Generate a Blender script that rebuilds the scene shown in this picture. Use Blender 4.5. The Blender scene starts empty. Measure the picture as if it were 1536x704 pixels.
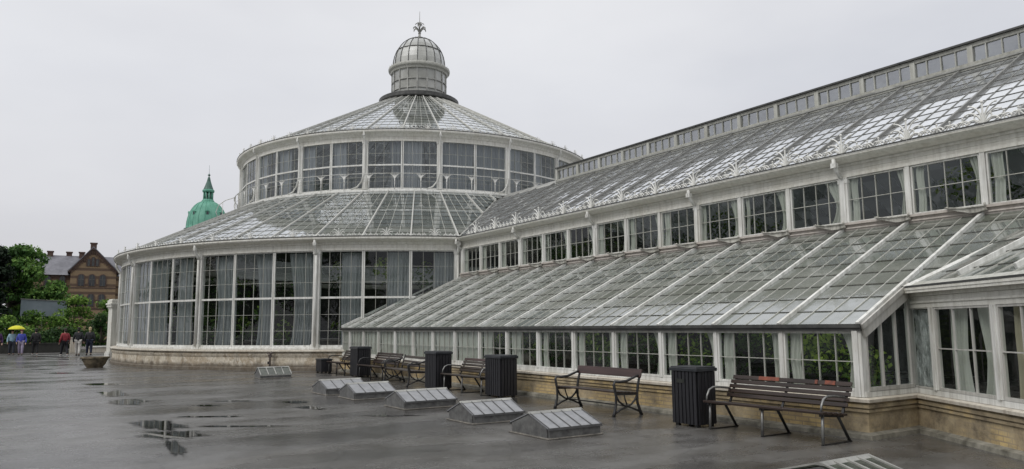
import bpy, bmesh, math, random
from math import sin, cos, pi, radians, sqrt, atan2, hypot
from mathutils import Vector, Matrix, noise
random.seed(7)
SC = bpy.context.scene
COL = SC.collection
V = Vector

# ------------------------------------------------------------------ helpers
def tag(o, label=None, cat=None, group=None, kind=None):
    if label: o['label'] = label
    if cat: o['category'] = cat
    if group: o['group'] = group
    if kind: o['kind'] = kind
    return o

def thing(name, label, cat, loc=(0, 0, 0), rz=0, group=None):
    o = bpy.data.objects.new(name, None)
    COL.objects.link(o)
    o.location = loc
    o.rotation_euler = (0, 0, rz)
    o.empty_display_size = .2
    return tag(o, label, cat, group)

class MB:
    """collects geometry for ONE mesh object"""
    def __init__(s):
        s.v = []; s.f = []; s.uv = {}; s.sm = set()
    def face(s, pts, uvs=None):
        b = len(s.v); s.v += [tuple(p) for p in pts]
        s.f.append(tuple(range(b, b + len(pts))))
        if uvs: s.uv[len(s.f) - 1] = uvs
        return s
    def box(s, c, d, rz=0, M=None):
        x, y, z = d[0] / 2, d[1] / 2, d[2] / 2
        P = [V((sx * x, sy * y, sz * z)) for sz in (-1, 1) for sx, sy in ((-1, -1), (1, -1), (1, 1), (-1, 1))]
        R = Matrix.Rotation(rz, 4, 'Z') if rz else Matrix.Identity(4)
        P = [R @ p + V(c) for p in P]
        if M: P = [M @ p for p in P]
        b = len(s.v); s.v += [tuple(p) for p in P]
        for q in ((3, 2, 1, 0), (4, 5, 6, 7), (0, 1, 5, 4), (1, 2, 6, 5), (2, 3, 7, 6), (3, 0, 4, 7)):
            s.f.append(tuple(b + i for i in q))
        return s
    def b2(s, x0, x1, y0, y1, z0, z1):
        return s.box(((x0 + x1) / 2, (y0 + y1) / 2, (z0 + z1) / 2), (abs(x1 - x0), abs(y1 - y0), abs(z1 - z0)))
    def bar(s, p, q, w, h, up=(0, 0, 1)):
        """box from p to q, w across, h along up (up side centred)"""
        p, q, up = V(p), V(q), V(up)
        t = (q - p).normalized(); a = t.cross(up)
        if a.length < 1e-6: a = t.cross(V((1, 0, 0)))
        a.normalize(); u = a.cross(t).normalized()
        a *= w / 2; u *= h / 2
        P = [p - a - u, p + a - u, p + a + u, p - a + u, q - a - u, q + a - u, q + a + u, q - a + u]
        b = len(s.v); s.v += [tuple(x) for x in P]
        for k in ((0, 1, 2, 3), (7, 6, 5, 4), (4, 5, 1, 0), (5, 6, 2, 1), (6, 7, 3, 2), (7, 4, 0, 3)):
            s.f.append(tuple(b + i for i in k))
        return s
    def tube(s, path, r, n=6, caps=True, flat=1.0):
        path = [V(p) for p in path]; m = len(path)
        R = r if isinstance(r, (list, tuple)) else [r] * m
        b = len(s.v); ref = None
        for i, p in enumerate(path):
            t = (path[min(i + 1, m - 1)] - path[max(i - 1, 0)])
            t = t.normalized() if t.length > 1e-9 else V((0, 0, 1))
            if ref is None:
                ref = V((0, 0, 1)) if abs(t.z) < .9 else V((1, 0, 0))
            a = t.cross(ref)
            if a.length < 1e-5: a = t.cross(V((0, 1, 0)))
            a.normalize(); u = a.cross(t).normalized(); ref = u
            for k in range(n):
                g = 2 * pi * k / n
                s.v.append(tuple(p + a * cos(g) * R[i] + u * sin(g) * R[i] * flat))
        for i in range(m - 1):
            for k in range(n):
                k2 = (k + 1) % n
                s.f.append((b + i * n + k, b + (i + 1) * n + k, b + (i + 1) * n + k2, b + i * n + k2))
                if n > 5: s.sm.add(len(s.f) - 1)
        if caps:
            s.f.append(tuple(b + k for k in range(n)))
            s.f.append(tuple(b + (m - 1) * n + k for k in reversed(range(n))))
        return s
    def lathe(s, prof, a0=0, a1=360, n=48, c=(0, 0, 0), smooth=False):
        full = abs(a1 - a0) >= 359.99
        b = len(s.v); m = len(prof); N = n if full else n + 1
        for i in range(N):
            a = radians(a0 + (a1 - a0) * i / n)
            for r, z in prof:
                s.v.append((c[0] + r * cos(a), c[1] + r * sin(a), c[2] + z))
        for i in range(n):
            j = (i + 1) % N
            for k in range(m - 1):
                s.f.append((b + i * m + k, b + j * m + k, b + j * m + k + 1, b + i * m + k + 1))
                if smooth: s.sm.add(len(s.f) - 1)
        return s
    def prism(s, poly, ext, M=None):
        """poly: list of 3D points (planar), extruded by vector ext"""
        P = [V(p) for p in poly]; e = V(ext); n = len(P)
        Q = P + [p + e for p in P]
        if M: Q = [M @ p for p in Q]
        b = len(s.v); s.v += [tuple(p) for p in Q]
        s.f.append(tuple(b + i for i in reversed(range(n))))
        s.f.append(tuple(b + n + i for i in range(n)))
        for i in range(n):
            j = (i + 1) % n
            s.f.append((b + i, b + j, b + n + j, b + n + i))
        return s
    def ball(s, c, r, seg=10, rings=7):
        rx, ry, rz = r if isinstance(r, (tuple, list)) else (r, r, r)
        b = len(s.v)
        for i in range(rings + 1):
            t = pi * i / rings
            for k in range(seg):
                a = 2 * pi * k / seg
                s.v.append((c[0] + rx * sin(t) * cos(a), c[1] + ry * sin(t) * sin(a), c[2] + rz * cos(t)))
        for i in range(rings):
            for k in range(seg):
                k2 = (k + 1) % seg
                s.f.append((b + i * seg + k, b + (i + 1) * seg + k, b + (i + 1) * seg + k2, b + i * seg + k2))
                s.sm.add(len(s.f) - 1)
        return s
    def build(s, name, mat, parent=None, org=None, fix=True, bevel=0, label=None):
        me = bpy.data.meshes.new(name)
        vs = s.v
        if org is not None: vs = [(x - org[0], y - org[1], z - org[2]) for x, y, z in vs]
        me.from_pydata(vs, [], s.f)
        if s.uv:
            ul = me.uv_layers.new(name='UVMap')
            for i, p in enumerate(me.polygons):
                u = s.uv.get(i)
                if u:
                    for li, c in zip(p.loop_indices, u): ul.data[li].uv = c
        for i in s.sm:
            if i < len(me.polygons): me.polygons[i].use_smooth = True
        if fix and not s.uv:
            bm = bmesh.new(); bm.from_mesh(me)
            bmesh.ops.recalc_face_normals(bm, faces=bm.faces)
            bm.to_mesh(me); bm.free()
        me.update()
        if mat: me.materials.append(mat)
        o = bpy.data.objects.new(name, me)
        COL.objects.link(o)
        if parent: o.parent = parent
        if label: o['label'] = label
        if bevel:
            md = o.modifiers.new('bevel', 'BEVEL'); md.width = bevel; md.segments = 2; md.limit_method = 'ANGLE'
        return o

def dup(o, parent=None, loc=None, rz=None, scale=None):
    c = o.copy(); COL.objects.link(c); c.parent = parent
    if loc is not None: c.location = loc
    if rz is not None: c.rotation_euler = (0, 0, rz)
    if scale is not None: c.scale = scale
    for ch in list(o.children): dup(ch, c)
    return c

# ------------------------------------------------------------------ materials
def nodes(name):
    m = bpy.data.materials.new(name); m.use_nodes = True
    nt = m.node_tree; nt.nodes.clear()
    out = nt.nodes.new('ShaderNodeOutputMaterial')
    return m, nt, out
def N(nt, t, **k):
    n = nt.nodes.new(t)
    for a, b in k.items():
        if a in n.inputs.keys() if hasattr(n.inputs, 'keys') else False: n.inputs[a].default_value = b
        else: setattr(n, a, b)
    return n
def L(nt, a, b): nt.links.new(a, b)
def ramp(nt, src, stops):
    r = nt.nodes.new('ShaderNodeValToRGB'); e = r.color_ramp.elements
    while len(e) < len(stops): e.new(.5)
    for i, (p, c) in enumerate(stops):
        e[i].position = p; e[i].color = (*c, 1) if len(c) == 3 else c
    L(nt, src, r.inputs[0]); return r
def coords(nt, scale=(1, 1, 1), kind='Object'):
    tc = nt.nodes.new('ShaderNodeTexCoord'); mp = nt.nodes.new('ShaderNodeMapping')
    mp.inputs['Scale'].default_value = scale
    L(nt, tc.outputs[kind], mp.inputs[0]); return mp.outputs[0]
def world_pos(nt, scale=(1, 1, 1)):
    g = nt.nodes.new('ShaderNodeNewGeometry'); mp = nt.nodes.new('ShaderNodeMapping')
    mp.inputs['Scale'].default_value = scale
    L(nt, g.outputs['Position'], mp.inputs[0]); return mp.outputs[0]
def noise_n(nt, vec, scale, detail=4, rough=.55):
    n = nt.nodes.new('ShaderNodeTexNoise'); n.inputs['Scale'].default_value = scale
    n.inputs['Detail'].default_value = detail; n.inputs['Roughness'].default_value = rough
    L(nt, vec, n.inputs['Vector']); return n.outputs['Fac']
def mixc(nt, fac, a, b, mode='MIX'):
    m = nt.nodes.new('ShaderNodeMix'); m.data_type = 'RGBA'; m.blend_type = mode
    for sock, v in ((0, fac), (6, a), (7, b)):
        if isinstance(v, (int, float)): m.inputs[sock].default_value = v
        elif isinstance(v, tuple): m.inputs[sock].default_value = (*v, 1) if len(v) == 3 else v
        else: L(nt, v, m.inputs[sock])
    return m.outputs[2]
def math_n(nt, op, a, b=None, c=None):
    m = nt.nodes.new('ShaderNodeMath'); m.operation = op
    for i, v in enumerate((a, b, c)):
        if v is None: continue
        if isinstance(v, (int, float)): m.inputs[i].default_value = v
        else: L(nt, v, m.inputs[i])
    return m.outputs[0]
def bump(nt, h, strength, dist=.02):
    b = nt.nodes.new('ShaderNodeBump'); b.inputs['Strength'].default_value = strength
    b.inputs['Distance'].default_value = dist; L(nt, h, b.inputs['Height']); return b.outputs[0]
def pbr(nt, out, col, rough=.5, metal=0, spec=.5, normal=None):
    p = nt.nodes.new('ShaderNodeBsdfPrincipled')
    if isinstance(col, tuple): p.inputs['Base Color'].default_value = (*col, 1)
    else: L(nt, col, p.inputs['Base Color'])
    if isinstance(rough, (int, float)): p.inputs['Roughness'].default_value = rough
    else: L(nt, rough, p.inputs['Roughness'])
    p.inputs['Metallic'].default_value = metal
    p.inputs['Specular IOR Level'].default_value = spec
    if normal: L(nt, normal, p.inputs['Normal'])
    L(nt, p.outputs[0], out.inputs[0]); return p

def m_speckle(name, c0, c1, rough=.5, scale=3, metal=0, spec=.5, bmp=0, stretch=(1, 1, 1)):
    m, nt, out = nodes(name)
    n = noise_n(nt, world_pos(nt, stretch), scale, 6, .65)
    r = ramp(nt, n, [(.35, c0), (.65, c1)])
    nb = bump(nt, noise_n(nt, world_pos(nt), scale * 12, 3), bmp) if bmp else None
    pbr(nt, out, r.outputs[0], rough, metal, spec, nb)
    return m

def m_white(name, base=(.60, .595, .54), dirt=(.25, .24, .20), rust=.15, amt=.5):
    """old white paint: grime streaks running down, faint rust"""
    m, nt, out = nodes(name)
    w = world_pos(nt)
    streak = noise_n(nt, world_pos(nt, (7, 7, .55)), 1.6, 5, .65)
    blot = noise_n(nt, w, 1.3, 5, .6)
    f = math_n(nt, 'MULTIPLY', ramp(nt, streak, [(.42, (0, 0, 0)), (.72, (1, 1, 1))]).outputs[0], amt)
    c = mixc(nt, f, base, dirt)
    c = mixc(nt, math_n(nt, 'MULTIPLY', ramp(nt, blot, [(.45, (0, 0, 0)), (.75, (1, 1, 1))]).outputs[0], amt * .6), c, (dirt[0] * 1.3, dirt[1] * 1.25, dirt[2] * 1.1))
    rn = ramp(nt, noise_n(nt, world_pos(nt, (2.2, 2.2, 1)), 2.3, 7, .7), [(.66, (0, 0, 0)), (.78, (1, 1, 1))]).outputs[0]
    c = mixc(nt, math_n(nt, 'MULTIPLY', rn, rust), c, (.20, .085, .03))
    pbr(nt, out, c, .45, 0, .4, bump(nt, noise_n(nt, w, 30, 3), .08))
    return m

def schlick(nt, base, ex=4.2):
    lw = nt.nodes.new('ShaderNodeLayerWeight'); lw.inputs['Blend'].default_value = .5
    p = math_n(nt, 'POWER', lw.outputs['Facing'], ex)
    return math_n(nt, 'MULTIPLY_ADD', p, 1 - base, base)

def m_glass(name, tint=(.86, .9, .88), base=.034, dirt=.008, wob_=.10):
    """window pane: thin sheet, Fresnel reflection, a film of dirt"""
    m, nt, out = nodes(name)
    tr = nt.nodes.new('ShaderNodeBsdfTransparent'); tr.inputs[0].default_value = (*tint, 1)
    df = nt.nodes.new('ShaderNodeBsdfDiffuse'); df.inputs[0].default_value = (.36, .38, .35, 1)
    gl = nt.nodes.new('ShaderNodeBsdfGlossy'); gl.inputs['Roughness'].default_value = .015
    gl.inputs[0].default_value = (.95, .97, 1, 1)
    w = world_pos(nt)
    wob = noise_n(nt, world_pos(nt, (1, 1, .8)), 2.4, 2, .5)
    bn = bump(nt, wob, wob_, .05); L(nt, bn, gl.inputs['Normal'])
    dn = ramp(nt, noise_n(nt, w, 1.7, 5, .65), [(.35, (0, 0, 0)), (.75, (1, 1, 1))]).outputs[0]
    m1 = nt.nodes.new('ShaderNodeMixShader'); L(nt, math_n(nt, 'MULTIPLY_ADD', dn, dirt * 2, dirt * .3), m1.inputs[0])
    L(nt, tr.outputs[0], m1.inputs[1]); L(nt, df.outputs[0], m1.inputs[2])
    m2 = nt.nodes.new('ShaderNodeMixShader'); L(nt, schlick(nt, base), m2.inputs[0])
    L(nt, m1.outputs[0], m2.inputs[1]); L(nt, gl.outputs[0], m2.inputs[2])
    L(nt, m2.outputs[0], out.inputs[0])
    return m

def m_roofglass(name, c0, c1, trans=.3, base=.08, rough=.03, algae=(.10, .12, .07), alg=.5, ex=3.0, tilt=.07):
    """overlapping roof panes: each pane (UV cell) has its own tone and clarity"""
    m, nt, out = nodes(name)
    uv = nt.nodes.new('ShaderNodeUVMap')
    fl = nt.nodes.new('ShaderNodeVectorMath'); fl.operation = 'FLOOR'; L(nt, uv.outputs[0], fl.inputs[0])
    wn = nt.nodes.new('ShaderNodeTexWhiteNoise'); wn.noise_dimensions = '2D'; L(nt, fl.outputs[0], wn.inputs['Vector'])
    w = world_pos(nt)
    c = mixc(nt, wn.outputs['Value'], c0, c1)
    an = ramp(nt, noise_n(nt, w, .9, 6, .7), [(.40, (0, 0, 0)), (.70, (1, 1, 1))]).outputs[0]
    c = mixc(nt, math_n(nt, 'MULTIPLY', an, alg), c, algae)
    # grime collected along the bottom of each pane
    fr = nt.nodes.new('ShaderNodeVectorMath'); fr.operation = 'FRACTION'; L(nt, uv.outputs[0], fr.inputs[0])
    sx = nt.nodes.new('ShaderNodeSeparateXYZ'); L(nt, fr.outputs[0], sx.inputs[0])
    gr = ramp(nt, sx.outputs[1], [(0, (1, 1, 1)), (.16, (0, 0, 0))]).outputs[0]
    c = mixc(nt, math_n(nt, 'MULTIPLY', gr, .6), c, (.09, .085, .07))
    df = nt.nodes.new('ShaderNodeBsdfDiffuse'); L(nt, c, df.inputs[0])
    tr = nt.nodes.new('ShaderNodeBsdfTransparent'); tr.inputs[0].default_value = (.75, .8, .78, 1)
    gl = nt.nodes.new('ShaderNodeBsdfGlossy'); gl.inputs[0].default_value = (.93, .95, .98, 1)
    L(nt, math_n(nt, 'MULTIPLY_ADD', an, .12, rough), gl.inputs['Roughness'])
    L(nt, bump(nt, noise_n(nt, w, 3.2, 3), tilt, .05), gl.inputs['Normal'])
    m1 = nt.nodes.new('ShaderNodeMixShader')
    L(nt, math_n(nt, 'MULTIPLY_ADD', wn.outputs['Value'], trans * .8, trans * .6), m1.inputs[0])
    L(nt, df.outputs[0], m1.inputs[1]); L(nt, tr.outputs[0], m1.inputs[2])
    m2 = nt.nodes.new('ShaderNodeMixShader')
    fz = math_n(nt, 'MULTIPLY', schlick(nt, base, ex), math_n(nt, 'MULTIPLY_ADD', an, -.25, 1))
    L(nt, fz, m2.inputs[0]); L(nt, m1.outputs[0], m2.inputs[1]); L(nt, gl.outputs[0], m2.inputs[2])
    L(nt, m2.outputs[0], out.inputs[0])
    return m

def m_curtain(name, col):
    m, nt, out = nodes(name)
    n = noise_n(nt, world_pos(nt, (6, 6, .6)), 2, 4)
    c = mixc(nt, n, tuple(x * .72 for x in col), col)
    df = nt.nodes.new('ShaderNodeBsdfDiffuse'); L(nt, c, df.inputs[0])
    tl = nt.nodes.new('ShaderNodeBsdfTranslucent'); L(nt, c, tl.inputs[0])
    mx = nt.nodes.new('ShaderNodeMixShader'); mx.inputs[0].default_value = .35
    L(nt, df.outputs[0], mx.inputs[1]); L(nt, tl.outputs[0], mx.inputs[2]); L(nt, mx.outputs[0], out.inputs[0])
    return m

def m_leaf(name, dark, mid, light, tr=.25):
    """leaf cards: UV.x is a tone, part random, part painted top light and inner shade"""
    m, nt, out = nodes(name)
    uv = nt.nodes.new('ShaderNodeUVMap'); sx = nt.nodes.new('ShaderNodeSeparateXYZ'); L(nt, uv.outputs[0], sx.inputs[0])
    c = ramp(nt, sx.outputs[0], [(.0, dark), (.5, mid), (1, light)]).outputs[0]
    p = nt.nodes.new('ShaderNodeBsdfPrincipled'); L(nt, c, p.inputs['Base Color']); p.inputs['Roughness'].default_value = .6
    p.inputs['Specular IOR Level'].default_value = .2
    tl = nt.nodes.new('ShaderNodeBsdfTranslucent'); L(nt, c, tl.inputs[0])
    mx = nt.nodes.new('ShaderNodeMixShader'); mx.inputs[0].default_value = tr
    L(nt, p.outputs[0], mx.inputs[1]); L(nt, tl.outputs[0], mx.inputs[2]); L(nt, mx.outputs[0], out.inputs[0])
    return m

def m_brick(name, c1, c2, mortar, scale=1.0, dirt=.6, bands=None, plaster=False):
    m, nt, out = nodes(name)
    g = nt.nodes.new('ShaderNodeNewGeometry'); sp = nt.nodes.new('ShaderNodeSeparateXYZ'); L(nt, g.outputs['Position'], sp.inputs[0])
    cb = nt.nodes.new('ShaderNodeCombineXYZ'); L(nt, math_n(nt, 'ADD', sp.outputs[0], sp.outputs[1]), cb.inputs[0]); L(nt, sp.outputs[2], cb.inputs[1])
    b = nt.nodes.new('ShaderNodeTexBrick'); L(nt, cb.outputs[0], b.inputs['Vector'])
    b.inputs['Scale'].default_value = scale; b.inputs['Brick Width'].default_value = .235; b.inputs['Row Height'].default_value = .07
    b.inputs['Mortar Size'].default_value = .010; b.inputs['Color1'].default_value = (*c1, 1); b.inputs['Color2'].default_value = (*c2, 1); b.inputs['Mortar'].default_value = (*mortar, 1)
    c = b.outputs['Color']
    if bands:
        wv = math_n(nt, 'FRACT', math_n(nt, 'MULTIPLY', sp.outputs[2], 1 / bands[1]))
        st = math_n(nt, 'GREATER_THAN', wv, bands[2])
        c = mixc(nt, math_n(nt, 'MULTIPLY', st, .85), c, bands[0])
    if plaster:
        pm = ramp(nt, noise_n(nt, world_pos(nt), .9, 7, .65), [(.44, (0, 0, 0)), (.54, (1, 1, 1))]).outputs[0]
        pc = ramp(nt, noise_n(nt, world_pos(nt), 5, 7, .7), [(.3, (.42, .33, .20)), (.7, (.60, .51, .35))]).outputs[0]
        c = mixc(nt, math_n(nt, 'MULTIPLY', pm, .85), c, pc)
    w = world_pos(nt)
    d = ramp(nt, noise_n(nt, w, 1.8, 7, .7), [(.38, (0, 0, 0)), (.66, (1, 1, 1))]).outputs[0]
    c = mixc(nt, math_n(nt, 'MULTIPLY', d, dirt), c, (.13, .105, .075))
    d2 = ramp(nt, noise_n(nt, world_pos(nt, (1, 1, 2.5)), 3.1, 6, .7), [(.55, (0, 0, 0)), (.72, (1, 1, 1))]).outputs[0]
    c = mixc(nt, math_n(nt, 'MULTIPLY', d2, dirt * .55), c, (.045, .04, .032))
    pbr(nt, out, c, .75, 0, .3, bump(nt, b.outputs['Fac'], -.25, .01))
    return m

def m_stone(name):
    """rendered sandstone plinth: peeling patches, damp stains, darker foot and top, block joints"""
    m, nt, out = nodes(name)
    w = world_pos(nt)
    a = ramp(nt, noise_n(nt, w, 1.7, 9, .72), [(.34, (.58, .52, .42)), (.45, (.40, .33, .24)), (.50, (.62, .57, .48)), (.60, (.50, .44, .34)), (.70, (.30, .25, .19))]).outputs[0]
    st = ramp(nt, noise_n(nt, world_pos(nt, (2.6, 2.6, .7)), 1.5, 6, .7), [(.5, (0, 0, 0)), (.72, (1, 1, 1))]).outputs[0]
    c = mixc(nt, math_n(nt, 'MULTIPLY', st, .75), a, (.10, .075, .05))
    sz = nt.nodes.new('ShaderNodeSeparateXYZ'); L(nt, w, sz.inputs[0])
    ft = ramp(nt, math_n(nt, 'ADD', sz.outputs[2], math_n(nt, 'MULTIPLY', noise_n(nt, w, 2.6, 5, .7), -.35)), [(0, (1, 1, 1)), (.14, (0, 0, 0)), (.46, (0, 0, 0)), (.56, (.4, .4, .4))]).outputs[0]  # darker towards the foot and again just under the ledge
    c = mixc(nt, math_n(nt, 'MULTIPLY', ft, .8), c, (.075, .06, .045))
    c2 = ramp(nt, noise_n(nt, w, 14, 5, .7), [(.3, (.72, .72, .72)), (.7, (1.1, 1.1, 1.1))]).outputs[0]
    c = mixc(nt, 1.0, c, c2, 'MULTIPLY')
    pbr(nt, out, c, .8, 0, .3, bump(nt, noise_n(nt, w, 6, 8, .7), .5, .03))
    return m

def m_ground():
    m, nt, out = nodes('wet_asphalt')
    w = world_pos(nt)
    # streaks of standing water lie along one direction of the falls
    rot = nt.nodes.new('ShaderNodeMapping'); rot.inputs['Rotation'].default_value = (0, 0, radians(36)); rot.inputs['Scale'].default_value = (.30, 1.25, 1)
    L(nt, w, rot.inputs[0])
    s1 = noise_n(nt, rot.outputs[0], .55, 6, .6)
    s2 = noise_n(nt, w, .35, 4, .55)
    wet = math_n(nt, 'ADD', math_n(nt, 'MULTIPLY', s1, .62), math_n(nt, 'MULTIPLY', s2, .38))
    c = ramp(nt, wet, [(.34, (.140, .138, .137)), (.50, (.098, .096, .095)), (.66, (.048, .047, .047))]).outputs[0]
    # repair patches, damp blotches, grit
    vo = nt.nodes.new('ShaderNodeTexVoronoi'); vo.inputs['Scale'].default_value = .22; L(nt, rot.outputs[0], vo.inputs['Vector'])
    sv = nt.nodes.new('ShaderNodeSeparateColor'); L(nt, vo.outputs['Color'], sv.inputs[0])
    c = mixc(nt, .55, c, ramp(nt, sv.outputs[0], [(.0, (.8, .8, .8)), (1, (1.22, 1.2, 1.16))]).outputs[0], 'MULTIPLY')
    bl = ramp(nt, noise_n(nt, w, 1.3, 7, .72), [(.40, (1, 1, 1)), (.62, (.52, .50, .46))]).outputs[0]
    c = mixc(nt, .8, c, bl, 'MULTIPLY')
    ve = nt.nodes.new('ShaderNodeTexVoronoi'); ve.feature = 'DISTANCE_TO_EDGE'; ve.inputs['Scale'].default_value = .55
    ad = nt.nodes.new('ShaderNodeVectorMath'); ad.operation = 'ADD'; nz = nt.nodes.new('ShaderNodeTexNoise'); nz.inputs['Scale'].default_value = 1.6; nz.inputs['Detail'].default_value = 6; L(nt, w, nz.inputs['Vector'])
    L(nt, w, ad.inputs[0]); L(nt, nz.outputs['Color'], ad.inputs[1]); L(nt, ad.outputs[0], ve.inputs['Vector'])
    ck = ramp(nt, ve.outputs['Distance'], [(.0, (.45, .45, .45)), (.012, (1, 1, 1))]).outputs[0]
    c = mixc(nt, .75, c, ck, 'MULTIPLY')
    f = ramp(nt, noise_n(nt, w, 38, 5, .8), [(.3, (.55, .55, .55)), (.7, (1.45, 1.44, 1.4))]).outputs[0]
    c = mixc(nt, 1.0, c, f, 'MULTIPLY')
    ro = ramp(nt, math_n(nt, 'ADD', wet, math_n(nt, 'MULTIPLY_ADD', noise_n(nt, w, 1.9, 6, .7), .22, -.11)), [(.32, (.50, .50, .50)), (.45, (.32, .32, .32)), (.56, (.18, .18, .18)), (.66, (.07, .07, .07))]).outputs[0]
    h = noise_n(nt, w, 70, 5, .75)
    pbr(nt, out, c, ro, 0, .55, bump(nt, h, .28, .006))
    return m

M = {}
M['white'] = m_white('aged_white_paint', (.71, .71, .68), (.24, .235, .20), .32, .6)
M['cream'] = m_white('cream_paint', (.72, .71, .655), (.34, .325, .27), .4, .5)
M['pink'] = m_white('weathered_sill_paint', (.50, .46, .42), (.24, .21, .19), .3, .55)
M['crest'] = m_white('white_cresting_paint', (.70, .70, .67), (.38, .37, .33), .05, .3)
M['graywhite'] = m_white('grey_glazing_paint', (.46, .46, .42), (.17, .17, .14), .12, .6)
M['rafter'] = m_white('rafter_paint', (.48, .48, .45), (.22, .21, .18), .1, .5)
M['rafter_dark'] = m_white('dark_rafter_paint', (.20, .20, .19), (.09, .09, .08), .1, .5)
M['bar_mid'] = m_white('lantern_paint', (.40, .40, .36), (.14, .14, .12), .1, .6)
M['bar_dark'] = m_white('dark_bar_paint', (.22, .22, .205), (.09, .09, .08), .1, .5)
M['zinc'] = m_speckle('weathered_zinc', (.20, .20, .19), (.40, .40, .37), .5, 2.2, .3)
M['leadwhite'] = m_white('grey_white_paint', (.50, .49, .46), (.17, .165, .14), .2, .65)
M['bracket'] = m_white('grimy_bracket_paint', (.50, .49, .44), (.10, .095, .08), .25, .85)
M['darklead'] = m_speckle('dark_lead', (.030, .031, .030), (.075, .075, .07), .5, 4)
M['lap'] = m_speckle('pane_lap_grime', (.035, .035, .03), (.11, .105, .09), .7, 6)
M['glass'] = m_glass('window_glass')
M['glass_upper'] = m_glass('drum_glass', (.80, .84, .85), .06, .02)
M['roof_wing'] = m_roofglass('wing_roof_glass', (.24, .25, .25), (.40, .41, .41), .10, .24, .06, (.13, .13, .11), .3, 1.8, .03)
M['roof_leanto'] = m_roofglass('leanto_roof_glass', (.15, .165, .14), (.40, .42, .38), .34, .09, .03, (.13, .14, .10), .6, 3.0, .05)
M['roof_drum'] = m_roofglass('rotunda_roof_glass', (.10, .115, .10), (.22, .235, .21), .12, .22, .012, (.075, .085, .06), .45, 1.8, .03)
M['cupola'] = m_roofglass('cupola_glass', (.30, .30, .27), (.52, .52, .48), .12, .08, .28, (.13, .13, .10), .6)
M['lantern_glass'] = m_glass('ridge_glass', (.80, .82, .82), .34, .10, .9)
M['curtain_grey'] = m_curtain('grey_curtain', (.44, .455, .475))
M['curtain_pale'] = m_curtain('pale_grey_curtain', (.60, .61, .63))
M['curtain_white'] = m_curtain('pale_curtain', (.78, .78, .72))
M['curtain_cream'] = m_curtain('cream_curtain', (.60, .54, .40))
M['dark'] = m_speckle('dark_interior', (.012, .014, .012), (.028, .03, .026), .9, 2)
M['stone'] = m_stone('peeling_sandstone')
M['brick'] = m_brick('yellow_plinth_brick', (.58, .44, .21), (.44, .33, .17), (.33, .26, .17), 1, .95, None, True)
M['ledge'] = m_white('plinth_ledge_paint', (.60, .56, .48), (.25, .2, .15), .25, .6)
M['footing'] = m_speckle('mossy_footing', (.09, .085, .065), (.28, .265, .22), .8, 4)
M['ground'] = m_ground()
M['water'] = None
m, nt, out = nodes('puddle_water')
pw = nt.nodes.new('ShaderNodeBsdfPrincipled'); pw.inputs['Base Color'].default_value = (.020, .019, .018, 1); pw.inputs['Roughness'].default_value = .012; pw.inputs['IOR'].default_value = 1.45
uvn = nt.nodes.new('ShaderNodeUVMap'); sxn = nt.nodes.new('ShaderNodeSeparateXYZ'); L(nt, uvn.outputs[0], sxn.inputs[0])
dp_ = math_n(nt, 'ADD', sxn.outputs[0], math_n(nt, 'MULTIPLY_ADD', noise_n(nt, world_pos(nt), 7, 7, .75), .8, -.40))
fa = ramp(nt, dp_, [(.06, (0, 0, 0)), (.22, (.30, .30, .30)), (.40, (.95, .95, .95))]).outputs[0]
tpn = nt.nodes.new('ShaderNodeBsdfTransparent'); mxn = nt.nodes.new('ShaderNodeMixShader')
L(nt, fa, mxn.inputs[0]); L(nt, tpn.outputs[0], mxn.inputs[1]); L(nt, pw.outputs[0], mxn.inputs[2]); L(nt, mxn.outputs[0], out.inputs[0]); M['water'] = m
M['iron'] = m_speckle('cast_iron', (.012, .012, .013), (.035, .034, .034), .42, 9)
M['steel'] = m_speckle('galvanised_steel', (.13, .13, .13), (.26, .26, .25), .4, 8, .6)
M['slat'] = m_speckle('dark_wood_slat', (.013, .008, .006), (.040, .024, .018), .42, 5, 0, .5, .1, (1.5, .25, 4))
M['slat_grey'] = m_speckle('weathered_wood_slat', (.022, .017, .013), (.065, .052, .043), .45, 5, 0, .5, .1, (1.5, .25, 4))
M['plank_red'] = m_speckle('red_brown_plank', (.026, .013, .011), (.060, .032, .029), .4, 4, 0, .5, .1, (1.5, .25, 4))
M['rustpaint'] = m_speckle('worn_orange_paint', (.10, .03, .018), (.26, .065, .03), .55, 9)
M['bin'] = m_speckle('black_bin_slat', (.006, .006, .008), (.020, .020, .024), .48, 5, 0, .5, .1, (5, 5, .4))
M['binlid'] = m_speckle('bin_lid', (.016, .018, .022), (.035, .038, .042), .35, 5)
M['frost'] = m_speckle('frosted_skylight_sheet', (.17, .175, .185), (.25, .255, .265), .3, 7)
M['skybar'] = m_speckle('pale_skylight_bar', (.07, .07, .07), (.12, .12, .12), .5, 6)
M['skydark'] = m_speckle('green_dark_skylight_pane', (.025, .03, .024), (.07, .08, .06), .12, 6)
M['zincgrey'] = m_speckle('skylight_zinc', (.075, .075, .075), (.17, .17, .165), .4, 9, .2)
M['flash'] = m_speckle('skylight_flashing', (.10, .095, .085), (.24, .22, .19), .6, 6)
M['foil'] = None
m, nt, out = nodes('crinkled_foil')
fw_ = world_pos(nt, (1.6, 1.6, .6)); fn_ = noise_n(nt, fw_, 5, 7, .75)
pbr(nt, out, ramp(nt, fn_, [(.38, (.30, .31, .31)), (.5, (.62, .63, .64)), (.6, (.86, .87, .88))]).outputs[0], .28, .35, .5, bump(nt, fn_, .9, .10)); M['foil'] = m  # fold highlights and shade painted into the foil colour along the crinkle noise
M['copper'] = m_speckle('verdigris_copper', (.08, .25, .18), (.15, .36, .27), .6, 1.2, 0, .3, .1, (1, 1, .4))
M['copperdark'] = m_speckle('dark_copper', (.03, .075, .06), (.07, .15, .12), .6, 1.5)
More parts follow.
